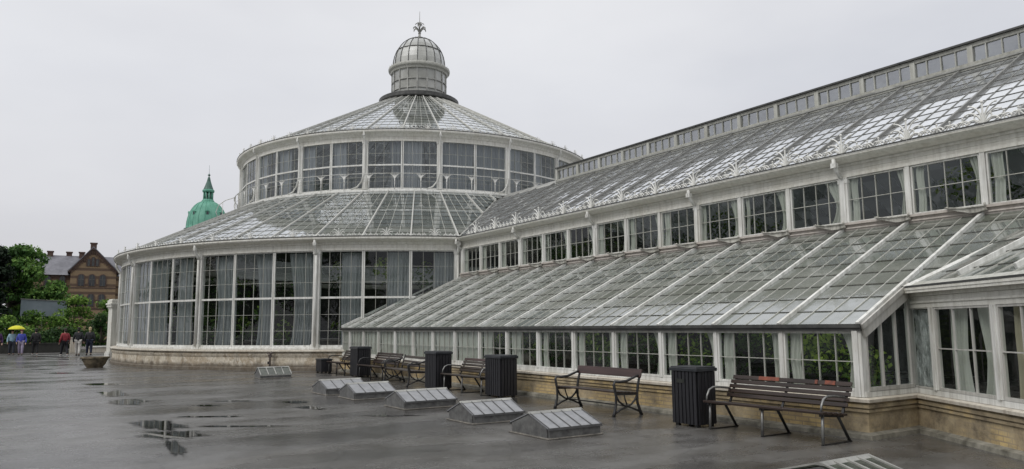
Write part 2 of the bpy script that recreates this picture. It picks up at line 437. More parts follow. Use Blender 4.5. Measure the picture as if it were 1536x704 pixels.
M['slate'] = m_speckle('slate_roof', (.10, .10, .115), (.17, .17, .19), .5, .8)
M['housebrick'] = m_brick('striped_house_brick', (.28, .195, .11), (.23, .16, .09), (.20, .15, .10), .8, .35, ((.07, .042, .032), 1.3, .66))
M['darkbrick'] = m_speckle('dark_brick_trim', (.055, .035, .028), (.10, .06, .045), .8, 2)
M['wetwall'] = m_speckle('wet_dark_wall', (.012, .012, .010), (.03, .03, .024), .6, 3)
M['winpane'] = m_speckle('far_window_pane', (.012, .014, .017), (.04, .045, .05), .15, .4)
M['winframe'] = m_speckle('far_window_frame', (.05, .05, .045), (.10, .10, .09), .6, 3)
M['panel'] = m_speckle('pale_blue_grey_panel', (.11, .145, .16), (.18, .215, .235), .5, .6)
M['trunk'] = m_speckle('bark', (.03, .024, .018), (.07, .056, .042), .85, 4)
M['leaf_a'] = m_leaf('broadleaf', (.016, .042, .010), (.055, .13, .028), (.15, .26, .055))
M['leaf_b'] = m_leaf('dark_needles', (.004, .010, .005), (.010, .024, .010), (.025, .050, .016))
M['leaf_c'] = m_leaf('shrub_leaf', (.024, .060, .012), (.095, .19, .03), (.25, .37, .075))
M['leaf_d'] = m_leaf('deep_shrub_leaf', (.010, .026, .008), (.032, .075, .02), (.08, .14, .035))
M['leaf_in'] = m_leaf('indoor_leaf', (.012, .032, .008), (.065, .15, .026), (.36, .50, .08), .45)
M['terracotta'] = m_speckle('mossy_stone_bowl', (.055, .048, .036), (.22, .18, .12), .8, 5, 0, .3, .3)
M['soil'] = m_speckle('dark_soil', (.015, .012, .009), (.04, .03, .022), .9, 9)
M['skin'] = m_speckle('skin', (.42, .27, .20), (.46, .30, .22), .5, 6)
M['pipe'] = m_speckle('rusty_pipe', (.06, .04, .035), (.15, .13, .12), .5, 12)
def cloth(n, c): return m_speckle(n, tuple(x * .8 for x in c), c, .8, 5)

# ------------------------------------------------------------------ setting: ground, puddles, hill
g = MB(); g.face([(-500, -300, 0), (500, -300, 0), (500, 700, 0), (-500, 700, 0)])
tag(g.build('ground', M['ground']), kind='structure')
RD = V((cos(radians(33.2)), -sin(radians(33.2)))); FD = V((sin(radians(33.2)), cos(radians(33.2))))
def puddle(cx, cy, a, b, seed, skew=0, wob=.35):
    """shallow water: rings from the middle out, UV.x is the depth that fades to nothing at the rim"""
    n, rings = 48, 7; q = MB(); R_ = []
    for j in range(rings + 1):
        ring = []
        for i in range(n):
            t = 2 * pi * i / n
            k = 1 + wob * noise.noise(V((cos(t) * 1.6 + seed * 3.1, sin(t) * 1.6, seed))) * 1.6 + .22 * noise.noise(V((cos(t) * 5 + seed, sin(t) * 5, 2.)))
            k *= 1.25 * j / rings
            u, w = a * k * cos(t), b * k * sin(t)
            ring.append((cx + RD.x * u + (.06 + skew) * w, cy + RD.y * u + w, .004))
        R_.append(ring)
    for j in range(rings):
        d0, d1 = 1 - j / rings, 1 - (j + 1) / rings
        for i in range(n):
            i2 = (i + 1) % n
            q.face([R_[j][i], R_[j + 1][i], R_[j + 1][i2], R_[j][i2]], [(d0, .5), (d1, .5), (d1, .5), (d0, .5)])
    o = q.build('puddle', M['water'], fix=False); tag(o, kind='structure')
for a in ((1.95, 25.1, .60, .42, 1, 0), (1.95, 21.3, .34, .95, 2, 0), (2.0, 18.6, .40, .75, 3, .05), (1.95, 13.9, .42, .95, 4, -.05), (1.98, 12.5, .46, .5, 5, 0), (1.80, 11.2, .12, .8, 6, 0),
          (1.15, 32.5, .60, .32, 7, 0), (3.27, 16.75, .30, .14, 8, 0), (.1, 38.8, .8, .35, 9, 0), (2.9, 14.6, .7, .12, 10, 0), (3.0, 12.9, .75, .12, 11, 0),
          (2.2, 47, .9, .5, 12, 0), (3.1, 44, .8, .5, 13, 0), (2.0, 50.5, .8, .5, 14, 0), (1.1, 53, .9, .6, 21, 0), (3.9, 17.4, .5, .10, 15, 0), (5.0, 16.3, .3, .28, 16, 0), (4.9, 14.9, .26, .30, 17, 0), (.6, 36, .5, .2, 19, 0), (5.7, 12.7, .5, .14, 20, 0)):
    puddle(*a)

# ------------------------------------------------------------------ shared glasshouse pieces
def window_proto(parent, w, z0, h, cols, hbars, transoms, fw=.055, mun=.02, glass='glass', fmat='white', depth=.07, mmat='graywhite'):
    """window standing on local z0, outward is -y; window > pane, curtain"""
    f = MB()
    f.b2(-w / 2, -w / 2 + fw, -depth / 2, depth / 2, z0, z0 + h)
    f.b2(w / 2 - fw, w / 2, -depth / 2, depth / 2, z0, z0 + h)
    f.b2(-w / 2 + fw, w / 2 - fw, -depth / 2, depth / 2, z0, z0 + fw * 1.3)
    f.b2(-w / 2 + fw, w / 2 - fw, -depth / 2, depth / 2, z0 + h - fw, z0 + h)
    for tz, th in transoms:
        f.b2(-w / 2 + fw, w / 2 - fw, -depth * .62, depth * .4, tz - th / 2, tz + th / 2)
    g_ = MB()
    for i in range(1, cols):
        x = -w / 2 + fw + (w - 2 * fw) * i / cols
        g_.b2(x - mun / 2, x + mun / 2, -.022, .012, z0 + fw * 1.3, z0 + h - fw)
    for hz in hbars:
        g_.b2(-w / 2 + fw, w / 2 - fw, -.018, .009, hz - mun / 2, hz + mun / 2)
    o = f.build('window', M[fmat], parent)
    g_.build('muntin_grid', M[mmat], o)
    p = MB(); p.face([(-w / 2 + .01, 0, z0 + .01), (w / 2 - .01, 0, z0 + .01), (w / 2 - .01, 0, z0 + h - .01), (-w / 2 + .01, 0, z0 + h - .01)])
    p.build('pane', M[glass], o, fix=False)
    return o

def curtain_mesh(x0, x1, z0, z1, y, folds, amp, seed, tie=0, mat=None):
    """hanging cloth with folds; tie>0 pulls it to x0 below mid height, tie<0 to x1"""
    rng = random.Random(seed); nu, nv = folds * 6, 10
    ph = [rng.uniform(-.6, .6) for _ in range(folds + 1)]
    vs = []; fs = []
    for j in range(nv + 1):
        v = j / nv; z = z1 + (z0 - z1) * v
        sq = 1.0
        if tie: sq = 1 - abs(tie) * (1 - (abs(v - .62) / .62) ** 1.5) if v < 1.0 else 1 - abs(tie) * .35
        for i in range(nu + 1):
            u = i / nu
            x = x0 + (x1 - x0) * u * sq if tie >= 0 else x1 - (x1 - x0) * (1 - u) * sq
            k = u * folds
            yy = y + amp * sin(2 * pi * k + ph[int(k)] + v * .8) * (.55 + .45 * v) + amp * .6 * sin(k * 2.3 + seed)
            vs.append((x + .012 * sin(v * 7 + seed), yy, z))
    for j in range(nv):
        for i in range(nu):
            a = j * (nu + 1) + i; fs.append((a, a + 1, a + nu + 2, a + nu + 1))
    me = bpy.data.meshes.new('curtain'); me.from_pydata(vs, [], fs)
    for p in me.polygons: p.use_smooth = True
    me.materials.append(mat); return me
def join_mesh(ms, mat):
    vs = []; fs = []
    for m_ in ms:
        b = len(vs); vs += [tuple(v.co) for v in m_.vertices]
        fs += [tuple(b + i for i in p.vertices) for p in m_.polygons]
    me = bpy.data.meshes.new('curtain'); me.from_pydata(vs, [], fs)
    for p in me.polygons: p.use_smooth = True
    me.materials.append(mat); return me
def hang(win, me):
    o = bpy.data.objects.new('curtain', me); COL.objects.link(o); o.parent = win; return o

def cresting_mesh(span, hgt, small=2, t=.014):
    """palmette in the middle of a run with openwork scrolls at each side; x along, z up"""
    q = MB()
    q.bar((-span / 2, 0, .010), (span / 2, 0, .010), .022, .022)
    def spray(x0, z0, ang, ln, curl, r, tip=1.5):
        pts = []; x, z, a = x0, z0, ang; n = 9
        for i in range(n):
            pts.append((x, 0, z)); x += ln / (n - 1) * sin(a); z += ln / (n - 1) * cos(a); a += curl / n * (.15 + 1.9 * (i / n) ** 1.3)
        q.tube(pts, [r * (.8 + .35 * sin(pi * i / (n - 1))) for i in range(n)], 4)
        if tip: q.ball(pts[-1], r * tip, 5, 4)
    for s in (-1, 1):
        spray(0, .05 * hgt, s * .16, hgt * 1.02, s * 2.2, t)
        spray(0, .05 * hgt, s * .42, hgt * .92, s * 3.0, t)
        spray(0, .03, s * .85, hgt * .72, s * 3.6, t)
        spray(0, .03, s * 1.25, hgt * .55, -s * 3.4, t)
    q.tube([(0, 0, 0), (0, 0, hgt * .92)], [t * 1.6, t], 5); q.ball((0, 0, hgt * .95), t * 2, 6, 4)
    w0 = span * .17; w = (span / 2 - w0) / small
    for s in (-1, 1):
        for i in range(small):
            x = s * (w0 + w * (i + .5)); hh = hgt * .42
            spray(x - w * .42, .012, .55, hh * 1.5, 4.2, t * .9)
            spray(x + w * .42, .012, -.55, hh * 1.5, -4.2, t * .9)
            q.tube([(x, 0, 0), (x, 0, hh * .95)], t * .8, 4); q.ball((x, 0, hh), t * 1.5, 5, 4)
    return q

# ================================================================== THE ROUND PALM HOUSE
CX, CY = 19.2935, 39.7547
TH0 = -130.2
house = thing('palm_house', 'round domed palm house of white iron and glass with two drums and a ribbed cupola', 'glasshouse', (CX, CY, 0))
RW, RE = 15.52, 15.91
H = house
pl = MB().lathe([(15.86, 0), (15.86, .10), (15.80, .13), (15.78, .50), (15.80, .52), (15.83, .60), (15.80, .63), (15.78, .70)], 0, 360, 144)
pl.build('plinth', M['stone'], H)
MB().lathe([(15.78, .702), (15.90, .715), (15.90, .755), (15.84, .775), (15.45, .785), (15.45, .60)], 0, 360, 144).build('plinth_ledge', M['ledge'], H)
# pilasters of the plinth under the columns
def polar(r, a, z=0): return V((r * cos(radians(a)), r * sin(radians(a)), z))
LOWER = [TH0 + 20 * k for k in range(-4, 2)]
# sill and frieze rings (facetted like the windows)
MB().lathe([(15.62, .787), (15.62, .86), (15.56, .88), (15.44, .88)], TH0 - 80, TH0 + 20, 60).build('sill', M['white'], H)
MB().lathe([(15.42, 4.56), (15.60, 4.56), (15.60, 4.64), (15.57, 4.645), (15.57, 4.78), (15.62, 4.80), (15.62, 4.86), (15.72, 4.90), (15.80, 4.93), (15.92, 4.95), (15.95, 4.99), (15.95, 5.05), (15.90, 5.055), (15.86, 5.03)], 0, 360, 216).build('frieze', M['cream'], H)
MB().lathe([(15.80, 5.052), (15.965, 5.057), (15.965, 5.085), (15.80, 5.08)], 0, 360, 216).build('gutter_edge', M['darklead'], H)
# columns
c = MB()
c.b2(-.13, .13, -.10, .10, .79, 4.6)
c.b2(-.16, .16, -.13, .10, .79, .98)
c.b2(-.15, .15, -.12, .10, 4.42, 4.55)
c.tube([(0, -.15, 4.45), (0, -.155, 3.2), (0, -.155, .9)], .05, 8)
c0 = c.build('column', M['white'], H)
dp = MB(); dp.tube([(0, -.36, 4.95), (0, -.37, 4.80), (0, -.30, 4.66), (0, -.2, 4.5), (0, -.16, 4.4)], .05, 8)
dp.b2(-.065, .065, -.40, -.31, 4.74, 4.86)
dp.build('downpipe', M['white'], c0)
for i, a in enumerate(LOWER):
    o = c0 if i == 0 else dup(c0, H)
    o.location = polar(RW, a); o.rotation_euler = (0, 0, radians(a + 90))
# lower windows
ww = 2 * (RW + .0) * sin(radians(20 / 6)) - .012
lw = window_proto(H, ww, .88, 3.69, 4, (1.49, 2.11, 3.34, 3.94), ((2.75, .075),), .05, .012)
GC = M['curtain_grey']
cv = [curtain_mesh(-.02, .84, .9, 4.5, .22, 7, .045, 1, 0, GC), curtain_mesh(-.84, .1, .9, 4.5, .22, 8, .045, 2, 0, GC),
      curtain_mesh(-.84, .84, .9, 4.5, .22, 13, .045, 3, 0, GC), curtain_mesh(-.35, .84, .9, 4.5, .22, 9, .05, 4, -.2, GC), curtain_mesh(-.05, .84, .9, 4.5, .22, 6, .05, 5, -.2, GC)]
hang(lw, cv[2])
k = 0
pick = {-4: (2, 2, 2), -3: (1, 1, 2), -2: (2, 1, 2), -1: (3, 4, 3), 0: (0, 0, 0)}
for b in range(-4, 1):
    for j in range(3):
        a = TH0 + 20 * b + 20 * (j + .5) / 3
        o = lw if k == 0 else dup(lw, H)
        r = RW * cos(radians(20 / 6))
        o.location = polar(r, a); o.rotation_euler = (0, 0, radians(a + 90)); k += 1
        for ch in o.children:
            if ch.name.startswith('curtain'): ch.data = cv[pick[b][j]] if b != -2 else cv[(2, 1, 1)[j]]
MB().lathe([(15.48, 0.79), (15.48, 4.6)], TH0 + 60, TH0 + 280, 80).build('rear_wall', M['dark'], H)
# lower cone roof
KC = (7.86 - 5.03) / (15.88 - 10.2)
def cone_z(r): return 5.03 + (15.88 - r) * KC
KW = .577
def wing_z(X): return 4.98 + (X - 13.72) * KW
def under_wing(p):   # p local; hidden below the wing roof
    X, Y = p.x + CX, p.y + CY
    if Y > 31 or abs(X - CX) > 5.6: return False
    return p.z < wing_z(CX - abs(X - CX)) - .02
gp, gb, gl = MB(), MB(), MB()
rng = random.Random(3)
def cone_roof(r0, z0, r1, z1, a0, a1, sect, cols, rows, skip, gp, gb, gl, th=.006):
    ns = round((a1 - a0) / sect)
    for s in range(ns):
        for c_ in range(cols):
            A, B = a0 + sect * (s + c_ / cols), a0 + sect * (s + (c_ + 1) / cols)
            for q in range(rows):
                t0, t1 = q / rows, (q + 1) / rows
                ra, rb = r0 + (r1 - r0) * t0, r0 + (r1 - r0) * t1
                za, zb = z0 + (z1 - z0) * t0, z0 + (z1 - z0) * t1
                P = [polar(ra, A, za + th), polar(ra, B, za + th), polar(rb, B, zb), polar(rb, A, zb)]
                if skip and skip((P[0] + P[2]) / 2): continue
                j = [rng.gauss(0, .0010) for _ in range(2)]
                P[1].z += j[0]; P[2].z += j[0]; P[0].z += j[1]; P[1].z += j[1]
                u, v = s * cols + c_, q
                gp.face(P, [(u + .02, v + .02), (u + .98, v + .02), (u + .98, v + .98), (u + .02, v + .98)])
                gl.bar(P[0] + V((0, 0, .002)), P[1] + V((0, 0, .002)), .010, .009)
                if c_ > 0:
                    gb.bar(polar(ra, A, za + .009), polar(rb, A, zb + .007), .013, .016)
cone_roof(15.88, 5.03, 10.2, 7.86, TH0 - 100, TH0 + 80, 20 / 3, 4, 12, under_wing, gp, gb, gl)
lr = gp.build('lower_roof_glazing', M['roof_drum'], H, fix=False)
gb.build('glazing_grid', M['graywhite'], lr); gl.build('lap_grid', M['lap'], lr)
rf0 = None
for s in range(28):
    a = TH0 - 100 + s * 20 / 3
    ra = 15.9; rb = 10.2
    n = 40; last = 0
    for i in range(n + 1):
        r = ra + (rb - ra) * i / n
        if under_wing(polar(r, a, cone_z(r) - .1)) : continue
        last = max(last, 0)
        first_r = r; break
    else: continue
    # visible stretch only (the wing roof covers the rest)
    rs = [ra + (rb - ra) * i / n for i in range(n + 1)]
    vis = [r for r in rs if not under_wing(polar(r, a, cone_z(r)))]
    if len(vis) < 3: continue
    MB().bar(polar(vis[0], a, cone_z(vis[0]) + .035), polar(vis[-1], a, cone_z(vis[-1]) + .035), .05, .06).build('rafter', M['rafter'], H)
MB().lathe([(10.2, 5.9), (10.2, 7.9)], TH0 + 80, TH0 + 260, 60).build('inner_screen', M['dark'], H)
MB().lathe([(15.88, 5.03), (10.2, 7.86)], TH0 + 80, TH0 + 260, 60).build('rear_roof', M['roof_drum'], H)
cr = cresting_mesh(2 * 15.8 * sin(radians(10 / 3)) - .02, .34, 3, .013).build('cresting', M['crest'], H)
for i in range(20):
    a = TH0 - 90 + i * 20 / 3
    if a > -110.5: break
    o = cr if i == 0 else dup(cr, H)
    o.location = polar(15.82, a, 5.05); o.rotation_euler = (0, 0, radians(a + 90))
# ---- upper drum
R2 = 9.97
MB().lathe([(9.8, 7.80), (10.26, 7.80), (10.30, 7.84), (10.30, 7.90), (10.24, 7.935), (10.05, 7.95), (10.02, 8.00), (9.8, 8.0)], 0, 360, 108).build('walkway_ring', M['white'], H)
c = MB()
c.b2(-.13, .13, -.08, .08, 8.0, 10.34)
c.b2(-.055, .055, -.12, -.08, 8.0, 10.34)
c.b2(-.15, .15, -.10, .08, 10.2, 10.3)
c1 = c.build('column', M['white'], H)
dp = MB(); dp.tube([(0, -.30, 10.72), (0, -.31, 10.55), (0, -.22, 10.4), (0, -.14, 10.25), (0, -.13, 9.0), (-.02, -.13, 8.75), (-.14, -.14, 8.35), (-.34, -.16, 8.1), (-.62, -.2, 7.98)], .036, 8)
dp.b2(-.05, .05, -.34, -.27, 10.52, 10.63)
dp.build('downpipe', M['white'], c1)
for i in range(10):
    a = TH0 - 80 + 20 * i
    o = c1 if i == 0 else dup(c1, H)
    o.location = polar(R2, a); o.rotation_euler = (0, 0, radians(a + 90))
w2 = 2 * R2 * sin(radians(5)) - .02
uw = window_proto(H, w2, 8.0, 2.36, 4, (8.58, 9.72), ((9.16, .07),), .05, .013, 'glass_upper')
GC2 = M['curtain_pale']
cu = [curtain_mesh(-.8, -.15, 8.05, 10.3, .14, 6, .04, 11, 0, GC2), curtain_mesh(-.8, .05, 8.05, 10.3, .14, 8, .04, 12, 0, GC2), curtain_mesh(.2, .8, 8.05, 10.3, .14, 6, .04, 13, -.2, GC), curtain_mesh(-.8, .78, 8.05, 10.3, .14, 12, .04, 14, 0, GC)]
hang(uw, cu[0]); k = 0
for b in range(9):
    for j in range(2):
        a = TH0 - 80 + 20 * b + 5 + 10 * j
        o = uw if k == 0 else dup(uw, H)
        o.location = polar(R2 * cos(radians(5)), a); o.rotation_euler = (0, 0, radians(a + 90)); k += 1
        for ch in o.children:
            if ch.name.startswith('curtain'): ch.data = cu[(3, 1, 0, 1, 2, 0, 1, 0, 0, 2, 1, 3)[k % 12]]
MB().lathe([(9.9, 8.0), (9.9, 10.35)], TH0 + 100, TH0 + 280, 60).build('rear_wall', M['graywhite'], H)
MB().lathe([(9.85, 10.30), (10.02, 10.30), (10.02, 10.37), (9.99, 10.375), (9.99, 10.50), (10.03, 10.52), (10.08, 10.60), (10.16, 10.66), (10.28, 10.69), (10.30, 10.73), (10.30, 10.79), (10.24, 10.80), (10.2, 10.76)], 0, 360, 144).build('upper_frieze', M['cream'], H)
gp, gb, gl = MB(), MB(), MB()
KU = (15.10 - 10.76) / (10.2 - 2.0)
cone_roof(10.22, 10.76, 2.0, 15.10, 0, 360, 10, 4, 15, None, gp, gb, gl)
ur = gp.build('upper_roof_glazing', M['roof_drum'], H, fix=False)
gb.build('glazing_grid', M['graywhite'], ur); gl.build('lap_grid', M['lap'], ur)
r0 = MB().bar((10.22, 0, 10.80), (1.95, 0, 15.16), .05, .06).build('rafter', M['rafter'], H)
for i in range(36):
    o = r0 if i == 0 else dup(r0, H)
    o.rotation_euler = (0, 0, radians(TH0 + 10 * i))
cr2 = cresting_mesh(2 * 10.2 * sin(radians(10 / 3)) - .01, .30, 2, .012).build('cresting', M['crest'], H)
for i in range(33):
    a = TH0 - 90 + i * 20 / 3
    o = cr2 if i == 0 else dup(cr2, H)
    o.location = polar(10.22, a, 10.79); o.rotation_euler = (0, 0, radians(a + 90))
# vents at the foot of the upper roof
vt = MB()
for i in range(5): vt.b2(-.42 + i * .19, -.30 + i * .19, -.02, .02, 0, .07)
vo = vt.build('roof_vent', M['darklead'], H); vo.location = polar(9.9, TH0 + 15, 10.98); vo.rotation_euler = (0, 0, radians(TH0 + 15 + 90))
MB().lathe([(10.16, 10.795), (10.32, 10.80), (10.32, 10.822), (10.16, 10.82)], 0, 360, 144).build('gutter_edge', M['darklead'], H)
# walkway railing
MB().lathe([(10.36, 8.66), (10.385, 8.675), (10.36, 8.69), (10.335, 8.675), (10.36, 8.66)], TH0 - 95, TH0 + 60, 90).build('handrail', M['white'], H)
MB().lathe([(10.36, 8.30), (10.37, 8.306), (10.36, 8.312), (10.35, 8.306), (10.36, 8.30)], TH0 - 95, TH0 + 60, 90).build('rail_wire', M['graywhite'], H)
q = MB(); q.tube([(0, 0, -.08), (0, 0, .50)], .022, 6)
for s in (-1, 1):
    q.tube([(0, 0, .42), (s * .07, 0, .55), (s * .17, 0, .64), (s * .21, 0, .665)], [.028, .024, .02, .012], 5)
    q.tube([(0, 0, .46), (s * .04, 0, .57), (s * .10, 0, .655)], [.024, .02, .012], 5)
q.tube([(0, 0, .45), (0, 0, .66)], .02, 5); q.ball((0, 0, .47), .036, 6, 5)
rp = q.build('railing_post', M['crest'], H)
for i in range(23):
    a = TH0 - 95 + 3.3 + i * 20 / 3
    o = rp if i == 0 else dup(rp, H)
    o.location = polar(10.33, a, 8.0); o.rotation_euler = (0, 0, radians(a + 90))
# access ladder rail: the loop of the railing that swings out over the lower roof
a = TH0 - 62
MB().tube([polar(10.36, a + 3, 8.68), polar(10.8, a, 8.6), polar(11.15, a - 2, 8.38), polar(11.3, a - 3, 8.0), polar(11.15, a - 3, 7.62)], .022, 6).tube([polar(10.95, a - 1, 8.5), polar(10.95, a - 1, 7.5)], .018, 6).build('railing_loop', M['white'], H)
# ---- cupola
MB().lathe([(1.62, 14.95), (2.2, 14.98), (2.38, 15.0), (2.42, 15.05), (2.42, 15.25), (2.36, 15.29), (1.95, 15.33), (1.66, 15.38)], 0, 360, 64).build('gallery_ring', M['darklead'], H)
cp, cb = MB(), MB()
nC = 18
for i in range(nC):
    a, b = 360 / nC * i, 360 / nC * (i + 1)
    for q_, (za, zb) in enumerate(((15.34, 15.72), (15.72, 16.28), (16.28, 16.95))):
        cp.face([polar(1.64, a, za), polar(1.64, b, za), polar(1.64, b, zb), polar(1.64, a, zb)], [(i + .02, q_ + .25), (i + .98, q_ + .25), (i + .98, q_ + .98), (i + .02, q_ + .98)])
    cb.bar(polar(1.66, a, 15.3), polar(1.66, a, 16.98), .07, .06, polar(1, a))
for z, h in ((15.36, .10), (15.72, .035), (16.28, .035)):
    cb.lathe([(1.62, z - h / 2), (1.69, z - h / 2), (1.69, z + h / 2), (1.62, z + h / 2)], 0, 360, 54)
cd = cp.build('cupola_drum_glazing', M['cupola'], H, fix=False); cb.build('drum_bars', M['zinc'], cd)
MB().lathe([(1.6, 16.90), (1.72, 16.92), (1.75, 17.02), (1.86, 17.10), (1.88, 17.16), (1.88, 17.24), (1.82, 17.28), (1.66, 17.33), (1.55, 17.36)], 0, 360, 64).build('cupola_cornice', M['graywhite'], H)
cc = MB(); 
for i in range(36): cc.tube([polar(1.84, i * 10, 17.24), polar(1.84, i * 10, 17.36)], [.02, .008], 4)
cc.build('cornice_cresting', M['graywhite'], H)
dm, db = MB(), MB()
prof = [(1.60 * cos(t), 17.34 + 2.0 * sin(t) ** .95 if t > 0 else 17.34) for t in [pi / 2 * i / 9 for i in range(9)]] + [(.14, 19.36)]
for i in range(nC):
    a, b = 360 / nC * i, 360 / nC * (i + 1)
    for k_ in range(len(prof) - 1):
        (ra, za), (rb, zb) = prof[k_], prof[k_ + 1]
        dm.face([polar(ra, a, za), polar(ra, b, za), polar(rb, b, zb), polar(rb, a, zb)], [(i + .02, k_ // 3 + .2), (i + .98, k_ // 3 + .2), (i + .98, k_ // 3 + .98), (i + .02, k_ // 3 + .98)])
    db.tube([polar(r + .012, a, z + .006) for r, z in prof], .024, 5)
for k_ in (3, 6): 
    r, z = prof[k_]; db.lathe([(r - .01, z - .02), (r + .03, z - .01), (r + .02, z + .025), (r - .01, z + .02)], 0, 360, 54)
do = dm.build('cupola_dome', M['cupola'], H, fix=False); db.build('dome_ribs', M['darklead'], do)
fn = MB(); fn.lathe([(.16, 19.34), (.18, 19.40), (.08, 19.50), (.065, 19.62), (.10, 19.66), (.05, 19.72), (.04, 20.3), (.07, 20.36), (.02, 20.44), (.012, 21.1)], 0, 360, 10)
for i in range(6):
    for zz, s in ((19.85, 1.0), (20.2, .62)):
        a = 60 * i + (30 if s < 1 else 0)
        fn.tube([polar(.03, a, zz - .1), polar(.16 * s, a, zz + .12 * s), polar(.30 * s, a, zz + .2 * s), polar(.40 * s, a, zz + .13 * s), polar(.43 * s, a, zz + .02 * s)], [.05 * s, .05 * s, .05 * s, .04 * s, .02 * s], 5)
fn.build('finial', M['zinc'], H)
# ================================================================== THE LONG WING
wing = thing('greenhouse_wing', 'long white glass wing with a clerestory, ridge lantern and low lean-to roof beside the terrace', 'glasshouse', (14, 16, 0))
O = (14, 16, 0)
G0, DY = 8.85, 1.337
Y1 = 6.18                        # near end of the lean-to
def grid(a, b):
    k0 = math.ceil((a - G0) / DY - 1e-6)
    return [G0 + DY * i for i in range(k0, 60) if G0 + DY * i <= b + 1e-6]
def B(mb, name, mat, parent=None, **k):
    return mb.build(name, M[mat], parent or wing, org=None if parent and parent is not wing else O, **k)
# --- lean-to plinth, following the return and the canted pavilion wall
PD = V((cos(radians(-123.7)), sin(radians(-123.7)), 0)); PI_ = V((.832, -.555, 0))   # along the pavilion wall / inward
PA = V((11.38, 6.20, 0))
def outline(off, far=27.05):
    """plan line of the wall foot, set out by off"""
    pa = PA - PI_ * off
    # meeting of the return wall line y=Y1-off with the pavilion line
    t = (Y1 - off - pa.y) / PD.y
    k = pa + PD * t
    e = pa + PD * 7.0
    return [V((10.02 - off, far, 0)), V((10.02 - off, Y1 - off, 0)), V((k.x, k.y, 0)), V((e.x, e.y, 0))]
def band(mb, prof):
    """sweep (off, z) profile along the plan line"""
    lines = [[p + V((0, 0, z)) for p in outline(o)] for o, z in prof]
    for a, b in zip(lines, lines[1:]):
        for i in range(3):
            mb.face([a[i], a[i + 1], b[i + 1], b[i]])
    return mb
B(band(MB(), [(.06, .08), (.06, .36), (.085, .362), (.085, .40), (.065, .402), (.065, .42), (.10, .422), (.10, .47), (.075, .473), (.075, .50)]), 'plinth', 'brick')
B(band(MB(), [(.16, 0), (.15, .06), (.05, .09)]), 'footing', 'footing')
B(band(MB(), [(.05, .501), (.13, .503), (.135, .545), (.09, .56), (-.12, .565)]), 'plinth_ledge', 'ledge')
B(band(MB(), [(.035, .566), (.035, .64), (-.05, .645)]), 'sill', 'white')
# --- lean-to front wall
LG = grid(Y1, 26.3)
lp = MB().b2(-.034, .034, -.05, .05, .645, 1.54)
lp0 = lp.build('post', M['white'], wing)
ys = [y for y in LG if y > 6.5]
for i, y in enumerate(ys):
    o = lp0 if i == 0 else dup(lp0, wing)
    o.location = (10.02 - O[0], y - O[1], 0); o.rotation_euler = (0, 0, -pi / 2)
B(MB().b2(9.96, 10.10, Y1 - .02, Y1 + .12, .567, 1.50).b2(9.93, 10.0, Y1 + .02, Y1 + .10, .567, 1.50), 'corner_post', 'white')
B(MB().b2(9.985, 10.06, Y1 + .1, 27.0, 1.48, 1.545), 'head_rail', 'white')
B(MB().b2(9.90, 9.99, Y1 - .05, 27.1, 1.545, 1.60).b2(9.93, 10.04, Y1 - .04, 27.1, 1.5, 1.545), 'gutter', 'darklead')
CW, CC = M['curtain_white'], M['curtain_cream']
lw2 = window_proto(wing, DY - .075, .645, .845, 4, (1.06,), (), .028, .011)
hw = DY / 2 - .08
def drape(seed, mode, z0, z1, y=.065, mat=CW, sc=1.0):
    a = []
    if mode in (0, 2): a.append(curtain_mesh(-hw * sc, (-.34 if mode == 0 else -.12) * sc, z0, z1, y, 4, .03, seed, .15, mat))
    if mode in (0, 1): a.append(curtain_mesh((.38 if mode == 0 else .14) * sc, hw * sc, z0, z1, y, 4, .035, seed + 5, -.55 if seed % 2 else -.25, mat))
    if mode == 3: a.append(curtain_mesh(-hw * sc, hw * .72 * sc, z0, z1, y, 9, .03, seed, 0, mat))
    return join_mesh(a, mat)
dv = [drape(1, 0, .66, 1.47), drape(2, 0, .66, 1.47), drape(3, 2, .66, 1.47), drape(4, 3, .66, 1.47), drape(5, 1, .66, 1.47)]
hang(lw2, dv[0])
yy = [Y1 + .08] + ys + [27.0]
for i in range(len(yy) - 1):
    a, b = yy[i], yy[i + 1]
    if b - a < .5: continue
    o = lw2 if i == 0 else dup(lw2, wing)
    o.location = (10.03 - O[0], (a + b) / 2 - O[1], 0); o.rotation_euler = (0, 0, -pi / 2)
    o.scale = ((b - a - .07) / (DY - .075), 1, 1)
    for ch in o.children:
        if ch.name.startswith('curtain'): ch.data = dv[(0, 1, 0, 0, 1, 0, 2, 2, 3, 3, 3, 3, 3, 3, 3, 3)[i]]
# --- lean-to roof
KL = .4792
def lz(X): return 1.60 + KL * (X - 10.0)
up = V((-KL, 0, 1)).normalized()
XR = 14.02
def vy(X):  # valley between the lean-to roof and the pavilion roof
    return 6.10 + (X - 11.0) * (5.15 - 6.10) / (12.87 - 11.0)
gp, gb, gl = MB(), MB(), MB()
rows = 9; xs = [9.94 + (XR - 9.94) * (i / rows) for i in range(rows + 1)]
xs[0] = 9.92
def clip(P, f):
    out = []
    for i in range(len(P)):
        a, b = P[i], P[(i + 1) % len(P)]; fa, fb = f(a), f(b)
        if fa >= 0: out.append(a)
        if (fa >= 0) != (fb >= 0): out.append(a.lerp(b, fa / (fa - fb)))
    return out
def uvmap(P, Q, u, v):
    r = []
    e1, e2 = P[1] - P[0], P[3] - P[0]
    for q in Q:
        d = q - P[0]; r.append((u + .02 + .96 * min(1, max(0, d.dot(e1) / e1.length_squared)), v + .02 + .96 * min(1, max(0, d.dot(e2) / e2.length_squared))))
    return r
